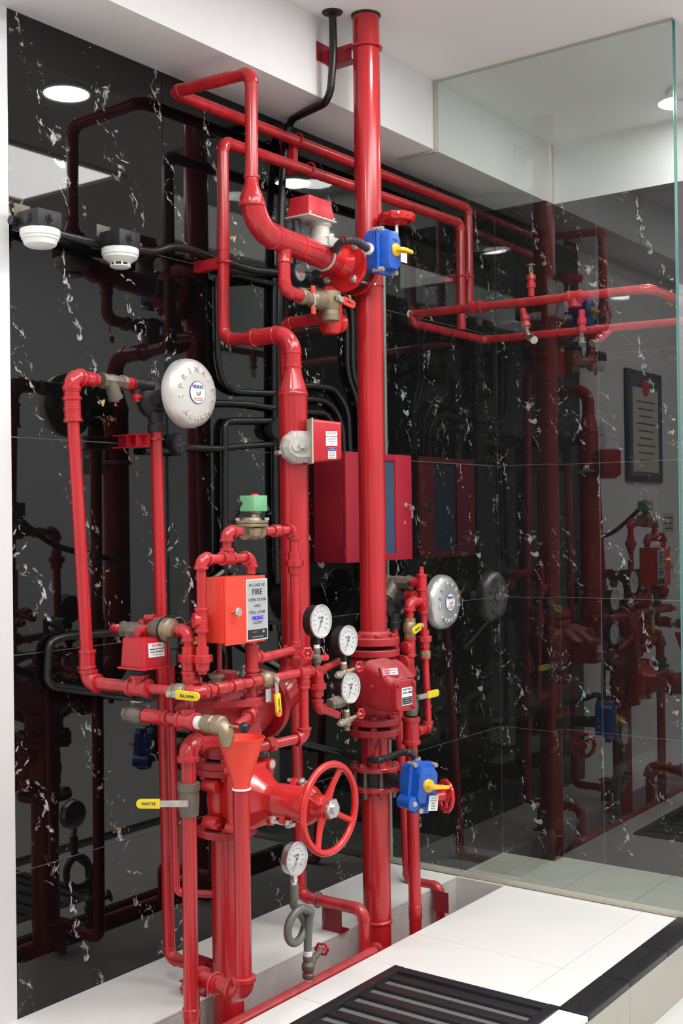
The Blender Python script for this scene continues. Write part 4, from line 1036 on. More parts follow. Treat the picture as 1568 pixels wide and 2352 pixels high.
# pipes dropping behind: 325 line and 385 line
t = Thing('red_pipe', 'red drain pipe from the left water motor down to the ledge and into the trench', 'pipe', PX(340, 1500, M1.x))
z9 = PX(357, 2214, -2.41).z
D0 = V(M1.x, M1.y, M1.z - .08); D1 = V(-2.41, M1.y + .01, z9); D2 = V(-2.17, M1.y + .01, z9)
run(t, [D0, D1, D2, D2 - EZ * .3], rl * 1.02, 'bend')
b = B(); zz = PX(322, 1010, M1.x).z
t = Thing('pipe_bracket', 'red slotted channel bracket holding the pipe under the left water motor', 'bracket', V(XW, M1.y - .03, zz))
b.box((-2.49, M1.y - .03, zz), .125, .003, .036).box((-2.49, M1.y - .042, zz + .017), .125, .026, .003).box((-2.49, M1.y - .042, zz - .017), .125, .026, .003).box((-2.49, M1.y - .044, zz), .004, .024, .034).box((-2.452, M1.y - .044, zz), .004, .024, .034)
t.part('channel', b, 'red_enamel')
t.part('clamp', B().tube([V(M1.x + .021 * math.cos(a), M1.y + .021 * math.sin(a), zz + .004) for a in np.linspace(-2.7, 2.7, 20)], .0035, 8), 'red_paint')
t = Thing('pipe_bracket', 'dark red notched angle bracket with clamp under the left drain pipe on the ledge', 'bracket', V(-2.30, D1.y, 0))
b = B().box((-2.27, D1.y - .03, .05), .05, .004, .10)
for zq in (.095, .045): b.prism(V(-2.30, D1.y - .055, zq), EX, EY, [(0, -.02), (.06, -.01), (.065, .05), (0, .055)], .004)
t.part('angle', b, 'cabinet_red')
t.part('clamp', B().tube([V(-2.27, D1.y + .024 * math.cos(a), z9 + .024 * math.sin(a)) for a in np.linspace(-.9, 4.0, 20)], .0035, 8), 'red_paint')
t = Thing('red_pipe', 'slim red pipe behind the box switch running down and turning right low behind the drain', 'pipe', PX(385, 1500, -2.3))
w0 = PX(378, 1500, -2.30); w1 = PX(405, 2050, -2.30); w0 = V(-2.30, w1.y - .012, PX(378, 1440, -2.3).z)
run(t, [w0, w1, V(-2.205, 2.405, w1.z)], .0105, 'bend')

# ================================================================ DELUGE VALVE
DV = V(-2.18, 2.43, 0)
zt_ = PX(520, 1572, -2.18).z
t = Thing('deluge_valve', 'large red cast deluge valve with round bolted cover on the left riser line', 'valve', V(DV.x, DV.y, .55))
zcv = PX(520, 1609, -2.18).z; zn = PX(520, 1735, -2.18).z
b = B().lathe(V(DV.x, DV.y, zn), EZ, [(0, .060), (.02, .058), (.05, .062), (.07, .085), (.085, .108), (.10, .116), (zcv - zn - .016, .120), (zcv - zn, .134)], 48)
t.part('body', b, 'red_cast')
t.part('cover', B().lathe(V(DV.x, DV.y, zcv), EZ, [(0, .130), (.002, .142), (.018, .142), (.021, .138), (.021, .08), (.028, .066), (.030, .050), (.052, .047), (.055, .042), (.056, .034), (.078, .032), (.081, .028), (.081, .004)], 48), 'red_cast')
for i in range(10):
    a = .3 + i * 2 * math.pi / 10; q = V(DV.x + .122 * math.cos(a), DV.y + .122 * math.sin(a), zcv + .023)
    t.part('boss', B().lathe(q - EZ * .022, EZ, [(0, .019), (.024, .019)], 16), 'red_cast'); bolt(t, q, EZ, .012, .013, 'red_cast')
t.part('outlet', B().lathe(V(DV.x, DV.y + .05, .775), EY, [(0, .085), (.06, .07), (.10, .055), (.15, .052)], 32), 'red_cast')
flange(t, V(DV.x, 2.585, .785), EY, .096, .020, 'red_cast', nb=0)
t.part('side_boss', B().lathe(V(DV.x + .06, DV.y - .02, .735), V(1, -.25, 0), [(0, .05), (.05, .045), (.055, .03), (.075, .026)], 24), 'red_cast')
flange(t, V(DV.x, DV.y, PX(520, 1750, -2.18).z), EZ, .083, .018, 'red_cast', nb=6, both=False)
flangez = PX(520, 1750, -2.18).z

# ================================================================ GATE VALVE + big inlet pipe
z1 = flangez - .019; z2 = PX(522, 1905, -2.18).z
t = Thing('gate_valve', 'red gate valve with large four-spoke handwheel facing the room', 'valve', V(DV.x, DV.y, z2 - .05))
flange(t, V(DV.x, DV.y, z1 - .0), EZ, .083, .017, 'red_cast', nb=6, both=True)
flange(t, V(DV.x, DV.y, z2), EZ, .083, .018, 'red_cast', nb=6, both=False)
zm = (z1 + z2) / 2 + .0
t.part('body', B().lathe(V(DV.x, DV.y, z2), EZ, [(0, .055), (.02, .045), (.04, .05), (.06, .050), ((z1 - z2) / 2, .054), (z1 - z2 - .06, .050), (z1 - z2 - .04, .05), (z1 - z2 - .02, .045), (z1 - z2, .055)], 32), 'red_gloss')
for s in (-1, 1): t.part('lug', B().lathe(V(DV.x - .02, DV.y - .062, zm + s * .050), EX, [(0, .018), (.05, .018)], 20), 'red_gloss', bevel=.003)
HW = PX(757, 1857, -1.83)
ax0 = V(DV.x, DV.y, PY(520, 1822, DV.y).z); HW = V(-1.822, DV.y, HW.z); HW = PY(757, 1857, DV.y)
zx = HW.z
A_ = lambda x, y=0, z=0: V(x, DV.y + y, zx + z)
bp1 = [(-.070, -.075), (.070, -.075), (.078, 0), (.070, .075), (-.070, .075), (-.078, 0)]
t.part('body_neck', B().prism(A_(-2.16), EY, EZ, rrect(.10, .13, .02), .05, 1.2), 'red_gloss', bevel=.003)
t.part('bonnet_flange', B().prism(A_(-2.115), EY, EZ, rrect(.145, .17, .03), .022), 'red_gloss', bevel=.003)
t.part('bonnet_flange', B().prism(A_(-2.091), EY, EZ, rrect(.145, .17, .03), .018), 'red_gloss', bevel=.003)
t.part('bonnet', B().rings([[A_(x, w_ * a, h * b_) for a, b_ in rrect(1, 1, .26, 1)] for x, w_, h in ((-2.075, .13, .15), (-2.055, .118, .135), (-2.02, .078, .088), (-1.995, .068, .072), (-1.90, .066, .070), (-1.885, .062, .064))]), 'red_gloss', smooth=18, bevel=.0015)
for y, z in ((-.062, .075), (.062, .075), (-.062, -.075), (.062, -.075)):
    t.part('lug', B().lathe(A_(-2.118, y, z), EX, [(0, .016), (.05, .016)], 14), 'red_gloss'); t.part('plug', B().lathe(A_(-2.068, y, z), EX, [(0, .011), (.0015, .011)], 14), 'sealant')
t.part('gland', B().lathe(A_(-1.99), EX, [(0, .045), (.08, .045), (.082, .05), (.10, .05), (.12, .036)], 24), 'red_gloss')
t.part('gland_flange', B().prism(A_(-1.965), (EY * .5 + EZ * .86), EX.cross(EY * .5 + EZ * .86), [(-.062, -.016), (.062, -.016), (.062, .016), (-.062, .016)], .016), 'red_gloss', bevel=.004)
for s in (-1, 1):
    q = A_(-1.985, s * .028, s * .049)
    t.part('stud', B().tube([q, q + EX * .062], .006, 10), 'steel'); hexn(t, q + EX * .038, EX, .012, .012, 'steel')
t.part('stem_housing', B().lathe(A_(-1.90), EX, [(0, .036), (.03, .03), (.04, .026)], 20), 'red_gloss')
Rw = .1195
wh = t.part('handwheel', B().tube([HW - EX * 0 + (EY * math.cos(a) + EZ * math.sin(a)) * (Rw - .0085) for a in np.linspace(0, 2 * math.pi, 64, endpoint=False)], .0095, 12, close=True), 'red_gloss')
t.part('wheel_hub', B().lathe(HW - EX * .045, EX, [(0, .033), (.03, .031), (.034, .028), (.045, .027)], 24), 'red_gloss', parent=wh)
for k in range(4):
    a = math.radians(62 + 90 * k); d = EY * math.cos(a) + EZ * math.sin(a)
    t.part('spoke', B().tube([HW - EX * .016 + d * .02, HW - EX * .012 + d * .06, HW - EX * .001 + d * (Rw - .010)], [.012, .0085, .0080], 10), 'red_gloss', parent=wh)
hexn(t, HW - EX * .002, EX, .027, .016, 'steel', parent=wh)
t.part('stem_tip', B().lathe(HW + EX * .012, EX, [(0, .013), (.010, .013), (.011, .0105), (.011, .008), (.010, .002)], 20), 'steel', parent=wh)
t = Thing('red_riser', 'thick red supply pipe rising from the trench to the gate valve', 'pipe', V(DV.x, DV.y, -.15))
t.part('pipe', B().lathe(V(DV.x, DV.y, -.15), EZ, [(0, .0425), (.2, .0425), (z2 + .15 - .005, .0425)], 40), 'red_paint')
t.part('weld_bead', B().lathe(V(DV.x, DV.y, z2 - .012), EZ, [(-.006, .043), (-.002, .052), (.004, .052)], 36), 'red_paint')

# ================================================================ TRIM LOOP, SOLENOID, PULL BOX (plane XT)
XT = -2.06
rt = .0125
TL = Thing('red_pipe', 'thin red loop of trim pipe over the orange pull box with two elbowed arches', 'pipe', PX(465, 1520, XT))
yA_ = PX(463, 1400, XT).y; yB_ = PX(521, 1280, XT).y; yC_ = PX(577, 1400, XT).y; yD_ = PX(676, 1350, XT).y
zlo = PX(520, 1282, XT).z; zhi = PX(600, 1220, XT).z
pA0 = V(XT, yA_, PX(467, 1548, XT).z); pA1 = V(XT, yA_, zlo); pC1 = V(XT, yC_, zlo - .002); pB0 = V(XT, yB_, zlo); pB1 = V(XT, yB_, zhi)
pD1 = V(XT, yD_, zhi); pD0 = V(XT, yD_ + .004, PX(684, 1492, XT).z)
pC0 = V(XT, yC_, PX(580, 1640, XT).z)
run(TL, [pA0, pA1, pC1, V(XT, yC_, PX(577, 1318, XT).z)], rt)
tee(TL, pB0, EY, EZ, rt, 1.7, 2.0)
ySOL0 = PX(552, 1218, XT).y; ySOL1 = PX(606, 1218, XT).y
run(TL, [pB0 + EZ * .02, pB1, V(XT, ySOL0, zhi)], rt)
run(TL, [V(XT, ySOL1, zhi), pD1, pD0 - EZ * .0], rt)
coupling(TL, V(XT, PX(634, 1220, XT).y, zhi), EY, rt, 1.2)
union(TL, V(XT, yD_ + .001, PX(677, 1293, XT).z), EZ, rt)
union(TL, V(XT, yA_, PX(468, 1512, XT).z), EZ, rt)
tee(TL, V(XT, yA_, PX(464, 1424, XT).z), EZ, V(-.5, -1, 0), rt, 2.4, 1.8)
coupling(TL, V(XT, yD_ + .004, PX(684, 1480, XT).z), EZ, rt, .8)
# solenoid valve
sc = V(XT, (ySOL0 + ySOL1) / 2, zhi)
t = Thing('solenoid_valve', 'brass solenoid valve with green square coil on the trim loop', 'valve', sc)
t.part('body', B().lathe(sc, EY, [(-.033, .019), (-.033, .022), (-.02, .022), (-.012, .018), (.012, .018), (.02, .022), (.033, .022), (.033, .019)], 16).lathe(sc - EZ * .022, EZ, [(0, .012), (.01, .024), (.03, .03)], 24), 'brass')
t.part('bonnet', B().prism(sc + EZ * .012, EX, EY, rrect(.064, .078, .016), .008).prism(sc + EZ * .021, EX, EY, rrect(.064, .078, .016), .008), 'brass', bevel=.002)
t.part('bonnet_dome', B().lathe(sc + EZ * .028 + EY * -.004, EZ, [(0, .03), (.008, .024), (.010, .012)], 24), 'brass')
for sx in (-.024, .024):
    for sy in (-.031, .031): bolt(t, sc + V(sx, sy, .029), EZ, .0065, .007, 'zinc')
t.part('pilot_cap', B().lathe(sc + V(.012, -.008, .034), EZ, [(0, .007), (.010, .007), (.012, .006)], 12), 'brass')
t.part('core_tube', B().lathe(sc + V(0, .012, .034), EZ, [(0, .013), (.012, .012), (.014, .016), (.020, .016)], 16), 'brass')
cc_ = sc + V(0, .006, .053)
ck = t.part('coil', B().prism(cc_, EX, EY, rrect(.052, .056, .004, 2), .042), 'green_coil', bevel=.001)
t.part('coil_cap', B().lathe(cc_ + V(0, .006, .042), EZ, [(0, .010), (.005, .009)], 16), 'red_orange', parent=ck)
t = Thing('flexible_conduit', 'black corrugated conduit curving from the green coil down behind the arch', 'conduit', cc_)
flex(t, [cc_ + V(-.02, -.028, .028), PX(545, 1172, -2.10), PX(533, 1200, -2.13), PX(532, 1230, -2.16), PX(540, 1262, -2.2), PX(548, 1290, -2.3)], .0105)
# pull box
bw_y0 = PX(527, 1400, -2.0).y; bw_y1 = PX(617, 1400, -2.0).y; XP0, XP1 = -2.098, -2.012
zt_ = PX(570, 1323, XP1).z; zb_ = PX(570, 1477, XP1).z; zm = (zt_ + zb_) / 2; ym = (bw_y0 + bw_y1) / 2; hh = zt_ - zb_
t = Thing('manual_pull_box', 'orange-red manual release box with silver instruction plate and chrome knob', 'pull box', (XT, ym, zb_))
t.part('body', B().box(((XP0 + XP1) / 2 - .004, ym, zm + .002), XP1 - XP0 - .008, bw_y1 - bw_y0 - .002, hh - .006), 'red_orange', bevel=.0015)
dr = t.part('door', B().box((XP1 - .003, ym, zm), .007, bw_y1 - bw_y0 + .002, hh), 'red_orange', bevel=.0015)
kb = PX(549, 1405, XP1 + .012)
t.part('knob', B().lathe(V(XP1, kb.y - .012, kb.z), EX, [(0, .0045), (.014, .0045), (.014, .010), (.018, .0115), (.022, .0115), (.024, .010)], 24), 'steel', parent=dr)
ly0 = PX(565, 1400, XP1).y; ly1 = PX(613, 1400, XP1).y; lc = V(XP1 + .0012, (ly0 + ly1) / 2, zm - .002); lw = ly1 - ly0; lh = hh * .92
t.part('plate_border', B().box(lc, .001, lw, lh), 'label_white', parent=dr)
t.part('instruction_plate', B().box(lc + EX * .0006, .001, lw * .93, lh * .97), 'label_silver', parent=dr, label='silver instruction plate')
t.part('plate_band', B().box(lc + EX * .0011 - EZ * lh * .40, .0008, lw * .93, lh * .155), 'ink_black', parent=dr)
o_ = lc + EX * .0016
for s_, dz, sz, wd, m_ in (('IN CASE OF', .40, .011, .74, 'ink_grey'), ('FIRE', .285, .023, .46, 'ink_black'), ('OPEN DOOR', .16, .011, .84, 'ink_grey'), ('AND', .06, .010, .30, 'ink_grey'), ('PULL LEVER', -.045, .011, .76, 'ink_grey'), ('VIKING', -.14, .0145, .56, 'ink_bright_blue'), ('THE VIKING CORPORATION', -.20, .0028, .45, 'ink_grey'), ('HASTINGS, MICHIGAN 49058 USA', -.225, .0024, .4, 'ink_grey'), ('VIKING', -.365, .0035, .2, 'label_silver'), ('ACTIVATING  MODEL', -.445, .0048, .55, 'label_silver')):
    oo = o_ + EZ * lh * dz + (EY * -.012 if dz == -.365 else EY * 0)
    text(t, 'lettering', s_, sz, oo, EY, EZ, m_, width=lw * wd, parent=dr, bold=.0004 if s_ == 'VIKING' and dz == -.14 else 0)
t.part('mark', B().lathe(o_ + EZ * lh * -.365 + EY * lw * .28, EX, [(0, .0045), (.0003, .0045)], 4, u=EY), 'label_silver', parent=dr)
# pipes below the pull box
t = Thing('red_pipe', 'red vertical pipe under the pull box dropping in front of the deluge valve', 'pipe', pC0)
run(t, [V(XT, yC_, zb_ + .002), pC0, PX(543, 1670, XT + .02)], .0135)
tee(t, V(XT, yC_, PX(578, 1512, XT).z), EZ, EY, .0135, 2.6, 2.2)
run(t, [V(XT, yC_ + .02, PX(600, 1512, XT).z), V(XT, yD_ - .012, PX(672, 1494, XT).z)], .0125)
coupling(t, V(XT, yC_ + .05, PX(612, 1509, XT).z), EY, .0125, 2.2, k=1.15)
tee(t, V(XT, yD_ + .0, PX(682, 1496, XT).z), EZ, -EX, .0125, 1.5, 2.4)
coupling(t, V(XT, yC_, PX(580, 1560, XT).z), EZ, .0135, 1.2)
coupling(t, V(XT, yC_, PX(580, 1622, XT).z), EZ, .0135, 1.2)
t = Thing('red_pipe', 'slim red rod under the left of the pull box into the deluge valve cover', 'pipe', PX(504, 1500, -2.09))
q1 = V(-2.10, PX(504, 1500, -2.10).y, zb_ + .002); q2 = V(-2.10, q1.y, PX(505, 1545, -2.10).z)
pipe(t, q1, q2, .0068); coupling(t, q2, EZ, .0075, 1.2)
# brass strainers and check valve, left end, running +X
YF = 2.20
P1 = PY(300, 1447, YF); P2 = PY(372, 1447, YF)
t = Thing('red_pipe', 'short red pipe stub with plug left of the dusty brass strainer at waist height', 'pipe', P1)
pl0 = PY(262, 1444, YF)
t.part('plug', B().lathe(pl0 - EX * .012, EX, [(0, .007), (.006, .0085), (.012, .0095), (.013, .013), (.03, .013), (.032, .010), (.055, .010)], 16), 'red_paint')
strainer('dusty brass strainer at waist height above the box switch', PY(306, 1449, YF), EX, .014, .075, V(-.15, .25, -1))
strainer('second dusty brass strainer just behind the first at waist height', PY(302, 1441, YF + .10) , EX, .012, .07, V(.2, .2, -1))
t = Thing('red_pipe', 'red cross fittings and elbow linking the brass check valve to the union below', 'pipe', PY(430, 1450, YF))
fx0 = PY(333, 1450, YF); tee(t, fx0, EX, -EZ, .0125, 1.4, 2.0); t.part('plug', B().lathe(fx0 + V(0, -.014, 0), -EY, [(0, .013), (.014, .013), (.015, .008)], 10), 'red_paint')
for x_, y_ in ((333, 1432), (345, 1421), (368, 1427)): coupling(t, PY(x_, y_, YF + .07), V(1, .3, .1), .009, 1.6)
run(t, [PY(325, 1437, YF + .07), PY(372, 1427, YF + .07)], .009)
e0 = PY(400, 1448, YF); e1_ = PY(432, 1450, YF)
yu = YF
e2_ = V(e1_.x, YF, PY(437, 1648, YF).z)
run(t, [e0, e1_, e2_], .0125)
union(t, V(e1_.x, YF, PY(434, 1512, YF).z), EZ, .0125)
tee(t, V(e1_.x, YF, PY(436, 1568, YF).z), EZ, V(.3, 1, 0), .013, 2.2, 2.2)
coupling(t, V(e1_.x, YF, PY(437, 1640, YF).z), EZ, .013, 1.2)
cv_ = PY(377, 1446, YF)
t = Thing('check_valve', 'round brass check valve with black band behind the box switch', 'valve', cv_)
t.part('body', B().lathe(cv_, EX, [(-.042, .016), (-.038, .024), (-.02, .029), (0, .031), (.002, .031)], 28), 'brass_dark')
t.part('band', B().lathe(cv_ + EX * .002, EX, [(0, .0325), (.006, .0325)], 28), 'black_matte')
t.part('cap', B().lathe(cv_ + EX * .008, EX, [(0, .031), (.018, .030), (.022, .024), (.03, .022), (.034, .015)], 28), 'brass')
pa = V(XT, yA_, PX(464, 1424, XT).z); pk_ = cv_ + V(0, .10, .004)
t = Thing('red_pipe', 'short red pipe from behind the brass check valve to the trim loop tee', 'pipe', pa)
pipe(t, pa + (pk_ - pa).normalized() * .02, pk_, .0115); coupling(t, pk_.lerp(pa, .75), (pk_ - pa), .0115, 1.0)
jk = PX(398, 1440, -2.22); t = Thing('junction_box', 'black round box with white ringed cover behind the brass check valve', 'junction box', jk)
t.part('body', B().lathe(jk - EX * .02, EX, [(0, .03), (.04, .03)], 28), 'black_matte'); t.part('cover_ring', B().tube([jk + EX * .02 + (EY * math.cos(a) + EZ * math.sin(a)) * .026 for a in np.linspace(0, 6.283, 32, endpoint=False)], .0012, 6, close=True), 'label_silver')
t = Thing('ball_valve', 'small ball valve with yellow lever hidden behind the union at waist height', 'valve', PX(412, 1474, -2.12))
q = PX(400, 1474, -2.13); t.part('valve_body', B().lathe(q - V(.0, 0, .06), EZ, [(0, .010), (.04, .010), (.045, .015), (.07, .015)], 14), 'black_matte')
lever(t, q, V(.6, -.8, .0), V(.45, 1, .0), .075, .016, off=.004, s=None, start=.35)
# brass elbow valve over header to the left of the second elbow
bv = PX(497, 1577, -2.10)
t = Thing('ball_valve', 'squat brass valve cap on top of the deluge valve front', 'valve', bv)
t.part('valve_body', B().lathe(bv - EZ * .02, EZ, [(0, .018), (.016, .018), (.020, .024), (.03, .026), (.034, .016), (.042, .016), (.044, .022), (.054, .022)], 14), 'brass').location
t.part('side_port', B().lathe(bv - EZ * .004, V(-.6, -1, 0), [(0, .014), (.045, .014)], 10), 'brass')

# lower line at funnel height (runs +X)
YL = 2.17
L0 = PY(300, 1639, YL); L1 = PY(340, 1644, YL); L2 = PY(440, 1657, YL); L3 = PY(507, 1668, YL)
t = Thing('ball_valve', 'dusty brass ball valve with red plug at the left end of the lower line', 'valve', L0)
dl_ = (L3 - L0).normalized()
ballvalve(t, L0 + dl_ * .016, dl_, .0135, .065, 'brass_dark')
t.part('plug', B().lathe(L0 - dl_ * .012, -dl_, [(0, .014), (.006, .013), (.012, .007), (.016, .006)], 12), 'red_paint')
t.part('valve_stem', B().lathe(L0 + dl_ * .01 + EZ * .016, EZ, [(0, .006), (.016, .006)], 10), 'brass_dark')
t.part('lever', B().box(L0 + dl_ * .022 + EZ * .033, .035, .012, .003), 'zinc')
t = Thing('red_pipe', 'lower red line of tees running to the brass drip valve over the funnel', 'pipe', L1)
pipe(t, L0 + dl_ * .03, L2 + dl_ * .03, .0155)
t.part('sleeve', B().lathe(L1 + dl_ * .002, dl_, [(-.012, .0165), (-.01, .020), (.012, .0195), (.06, .0195), (.064, .022), (.072, .022), (.074, .0165)], 22), 'red_paint')
tee(t, L2 - dl_ * .012, dl_, EZ, .0155, 1.9, 1.8, rb=.0125)
t.part('tape', B().lathe(PY(458, 1660, YL), dl_, [(-.008, .0165), (.008, .0165)], 20), 'tape_white', label='white tape')
wn = PY(415, 1636, YL + .05); t.part('hex_plug', B().lathe(wn, V(.6, .2, .9), [(0, .02), (.016, .02), (.018, .012)], 6), 'red_cast')
t = Thing('drip_valve', 'brass ball drip elbow with black ball knob over the orange funnel', 'valve', L3)
t.part('valve_body', B().lathe(PY(468, 1661, YL), dl_, [(0, .017), (.004, .022), (.03, .022), (.034, .019), (.04, .024), (.06, .024), (.064, .018)], 20), 'brass')
arc = fillet(L3 + dl_ * .018, dl_, -EZ, .024)
t.part('outlet_elbow', B().tube([L3 - dl_ * .012] + arc + [arc[-1] - EZ * .022], [.021, .022] + [.020] * (len(arc) - 1) + [.014], 18), 'brass')
kp = L3 + dl_ * .03 + EZ * .004
kq = PX(556, 1665, L3.x + .02)
kq = kp + dl_ * .045
t.part('knob_stem', B().tube([kp, kq], .0035, 8), 'brass')
t.part('knob', B().lathe(kq - dl_ * .014, dl_, [(0, .003)] + [(.014 - .0135 * math.cos(a), .0135 * math.sin(a)) for a in np.linspace(.3, 2.9, 10)], 18), 'black_paint', label='glossy black ball knob')
# funnel and its drain
FN = PX(553, 1700, -1.945); fzt = FN.z; fz0 = PX(549, 1812, -1.945).z; FN = V(-1.945, FN.y, 0)
t = Thing('funnel', 'bright orange-red cone funnel catching drips above the front drain pipe', 'funnel', V(FN.x, FN.y, fz0))
hf = fzt - fz0 + .006
b = B(); rf1, rf0 = .0585, .0215
b.rings([[V(FN.x + r * math.cos(a), FN.y + r * math.sin(a), fz0 + h) for a in np.linspace(0, 2 * math.pi, 48, endpoint=False)] for h, r in ((0, rf0), (hf * .12, rf0 + .001), (hf, rf1), (hf, rf1 - .002), (hf * .13, rf0 - .002), (.0, rf0 - .003))], cap=False)
t.part('cone', b, 'red_orange')
t.part('rim', B().lathe(V(FN.x, FN.y, fz0 + hf - .001), EZ, [(0, rf1 - .0015), (0, rf1 + .001), (.002, rf1 + .001), (.002, rf1 - .0015)], 48, cap=False), 'red_orange')
t.part('tape_seal', B().lathe(V(FN.x, FN.y, fz0), EZ, [(-.004, .0205), (-.003, .0235), (.001, .0235), (.002, .021)], 32), 'tape_white', label='white tape round the neck')
zel = PX(545, 2288, -1.945).z
t = Thing('red_pipe', 'front red drain pipe under the funnel elbowing left at the bottom', 'pipe', V(FN.x, FN.y, zel))
p_a = V(FN.x, FN.y, fz0 - .004); p_b = V(FN.x, FN.y, zel); p_c = V(-2.13, FN.y + .01, zel + .0)
run(t, [p_a, p_b, p_c, p_c - EZ * .25], .0205, 'thread')
for s in (.045, .085): t.part('bead', B().lathe(p_b + V(-s, 0, 0), -EX, [(0, .0205), (.002, .024), (.008, .024), (.01, .0205)], 24), 'red_paint')
t.part('u_bolt', B().tube([p_b + V(-.095, .028 * math.cos(a), .028 * math.sin(a)) for a in np.linspace(-.5, 3.64, 20)] + [p_b + V(-.095, -.028, -.02)], .004, 8), 'red_paint')
# main drain with brass ball valve and yellow lever
XD = -2.09
t = Thing('red_pipe', 'red main drain pipe left of the funnel with a large elbow from the valve', 'pipe', PX(436, 2300, XD))
dz0 = PX(432, 1712, XD); dz1 = V(XD, dz0.y, -.2)
d0_ = V(XD - .04, dz0.y + .11, dz0.z + .01)
d0_ = PX(492, 1705, XD - .03)
ddi = (dz0 - d0_)
ez = .0195
e_ = elbow(t, dz0, ddi, -EZ, ez, 'thread')
pipe(t, d0_, dz0 - ddi.normalized() * e_, ez); pipe(t, dz0 - EZ * e_ * .95, dz1, ez)
t.part('bead', B().lathe(V(XD, dz0.y, PX(436, 2328, XD).z), EZ, [(-.01, ez * 1.01), (-.008, ez * 1.16), (.012, ez * 1.16), (.014, ez * 1.01)], 24), 'red_paint')
bvz = V(XD, dz0.y, PX(433, 1835, XD).z)
t = Thing('ball_valve', 'large brass ball valve with yellow lever pointing left on the main drain', 'valve', bvz)
t.part('valve_body', B().lathe(bvz, EZ, [(-.042, .020), (-.042, .024), (-.02, .0255), (0, .027), (.02, .0255), (.022, .029), (.040, .029), (.042, .024)], 24), 'brass_dark')
lv = PX(404, 1838, XD + .03)
leftd = (PX(325, 1840, XD - .0) - PX(404, 1840, XD)).normalized()
dirl = V(-.72, -.70, 0).normalized()
lever(t, bvz + V(.006, -.022, -.002), V(.7, -.72, 0), V(-.95, -.62, 0), .120, .019, off=.022, s='WATTS', flip=-1, start=.50)

# ================================================================ GAUGES
def gauge(label, px, py, X, r, style, needle=(-.5, -.86), txt='VIKING', stem=.03):
    c = PX(px, py, X); t = Thing('pressure_gauge', label, 'pressure gauge', c - EZ * r)
    case = 'black_matte' if style == 'black' else 'bezel'
    dp = .036 if style == 'black' else .026
    t.part('case', B().lathe(c - EX * dp, EX, [(0, r * .8), (.003, r * .93), (dp * .5, r * .95), (dp - .006, r * .95)], 44), case)
    t.part('bezel', B().lathe(c - EX * .004, EX, [(0, r * .93), (0, r), (.005, r), (.006, r * .97), (.004, r * .90), (.0, r * .88)], 56, cap=False), 'bezel')
    dial = t.part('dial', B().lathe(c - EX * .004, EX, [(0, r * .93), (.0012, r * .93)], 48), 'dial_white')
    o = c - EX * .0025
    b = B()
    for k in range(41):
        a = math.radians(225 - 270 * k / 40); d = EY * math.cos(a) + EZ * math.sin(a); L = .10 if k % 4 == 0 else .05
        s_ = EX.cross(d); b.box(o + d * r * (.80 - L / 2), .0004, r * (.02 if k % 4 == 0 else .01), r * L, EX, s_)
    t.part('scale_marks', b, 'ink_grey', parent=dial)
    for k in range(11):
        a = math.radians(225 - 270 * k / 10); d = EY * math.cos(a) + EZ * math.sin(a)
        text(t, 'numeral', str(k * 30), r * .13, o + d * r * .60, EY, EZ, 'ink_grey', parent=dial, extr=.0001)
    text(t, 'lettering', txt, r * .19, o + EZ * r * .2, EY, EZ, 'ink_grey', parent=dial, width=r * .5, extr=.0001, bold=.0002)
    text(t, 'lettering', 'PSI', r * .13, o - EZ * r * .33, EY, EZ, 'ink_grey', parent=dial, extr=.0001)
    n = (EY * needle[0] + EZ * needle[1]).normalized(); s_ = EX.cross(n)
    t.part('needle', B().prism(c, n, s_, [(-r * .30, -r * .055), (-r * .16, -r * .02), (r * .78, -r * .008), (r * .78, r * .008), (-r * .16, r * .02), (-r * .30, r * .055)], .0008).lathe(c - EX * .001, EX, [(0, r * .07), (.003, r * .06)], 16), 'ink_black', parent=dial)
    t.part('lens', B().lathe(c + EX * .0028, EX, [(0, r * .90), (.0008, r * .90)], 40), 'lens')
    t.part('socket', B().box(c - EX * dp * .5 - EZ * (r + .008), .016, .016, .022), case, bevel=.002)
    t.part('tape_collar', B().lathe(c - EX * dp * .5 - EZ * (r + .018), -EZ, [(0, .0085), (.013, .0085)], 16), 'tape_white', label='white taped thread')
    return c, c - EX * dp * .5 - EZ * (r + .031)
def gauge_valve(label, q, wheel, wheel_ax, wr, plug=None, mt='brass', lobes=6):
    t = Thing('gauge_valve', label, 'valve', q)
    b = B().lathe(q + EZ * .003, -EZ, [(0, .009), (.004, .0105), (.016, .0105), (.018, .0095), (.026, .014), (.04, .014), (.046, .0095), (.056, .0095)], 14)
    t.part('valve_body', b, mt)
    m = q - EZ * .026; wv = (wheel - m); 
    t.part('bonnet', B().lathe(m, wv, [(0, .009), (.018, .009), (.019, .0065), (wv.length, .004)], 12), mt)
    if plug is not None:
        t.part('side_port', B().lathe(m, plug, [(0, .0085), (.026, .0085), (.026, .0065)], 10), mt)
    rosette(t, wheel, wheel_ax, wr, lobes, mt='red_gloss', th=wr * .17, hub_back=.008, spokes=lobes // 2, lobe=.10)
    return t, m
XG = -2.02
c1_, s1_ = gauge('largest black cased pressure gauge, highest of the three by the risers', 738, 1427, XG, .0475, 'black')
m_ = s1_ - EZ * .026
wp = PX(706, 1501, XG + .005)
t, m = gauge_valve('brass three-way valve with red rosette handwheel under the highest gauge', s1_, wp, V(.85, -.5, 0), .0175, mt='brass_dark')
t.part('plug', B().lathe(m, V(.3, 1, 0), [(0, .0085), (.024, .0085), (.024, .010), (.036, .0095), (.038, .006)], 8), 'red_gloss')
t.part('wire', B().tube([s1_ + V(.008, .004, .006), s1_ + V(.008, .014, .004), s1_ + V(.008, .022, -.012)], .001, 6), 'tape_white')
t.part('tape', B().box(m + V(.012, .006, -.05), .002, .010, .022), 'tape_white')
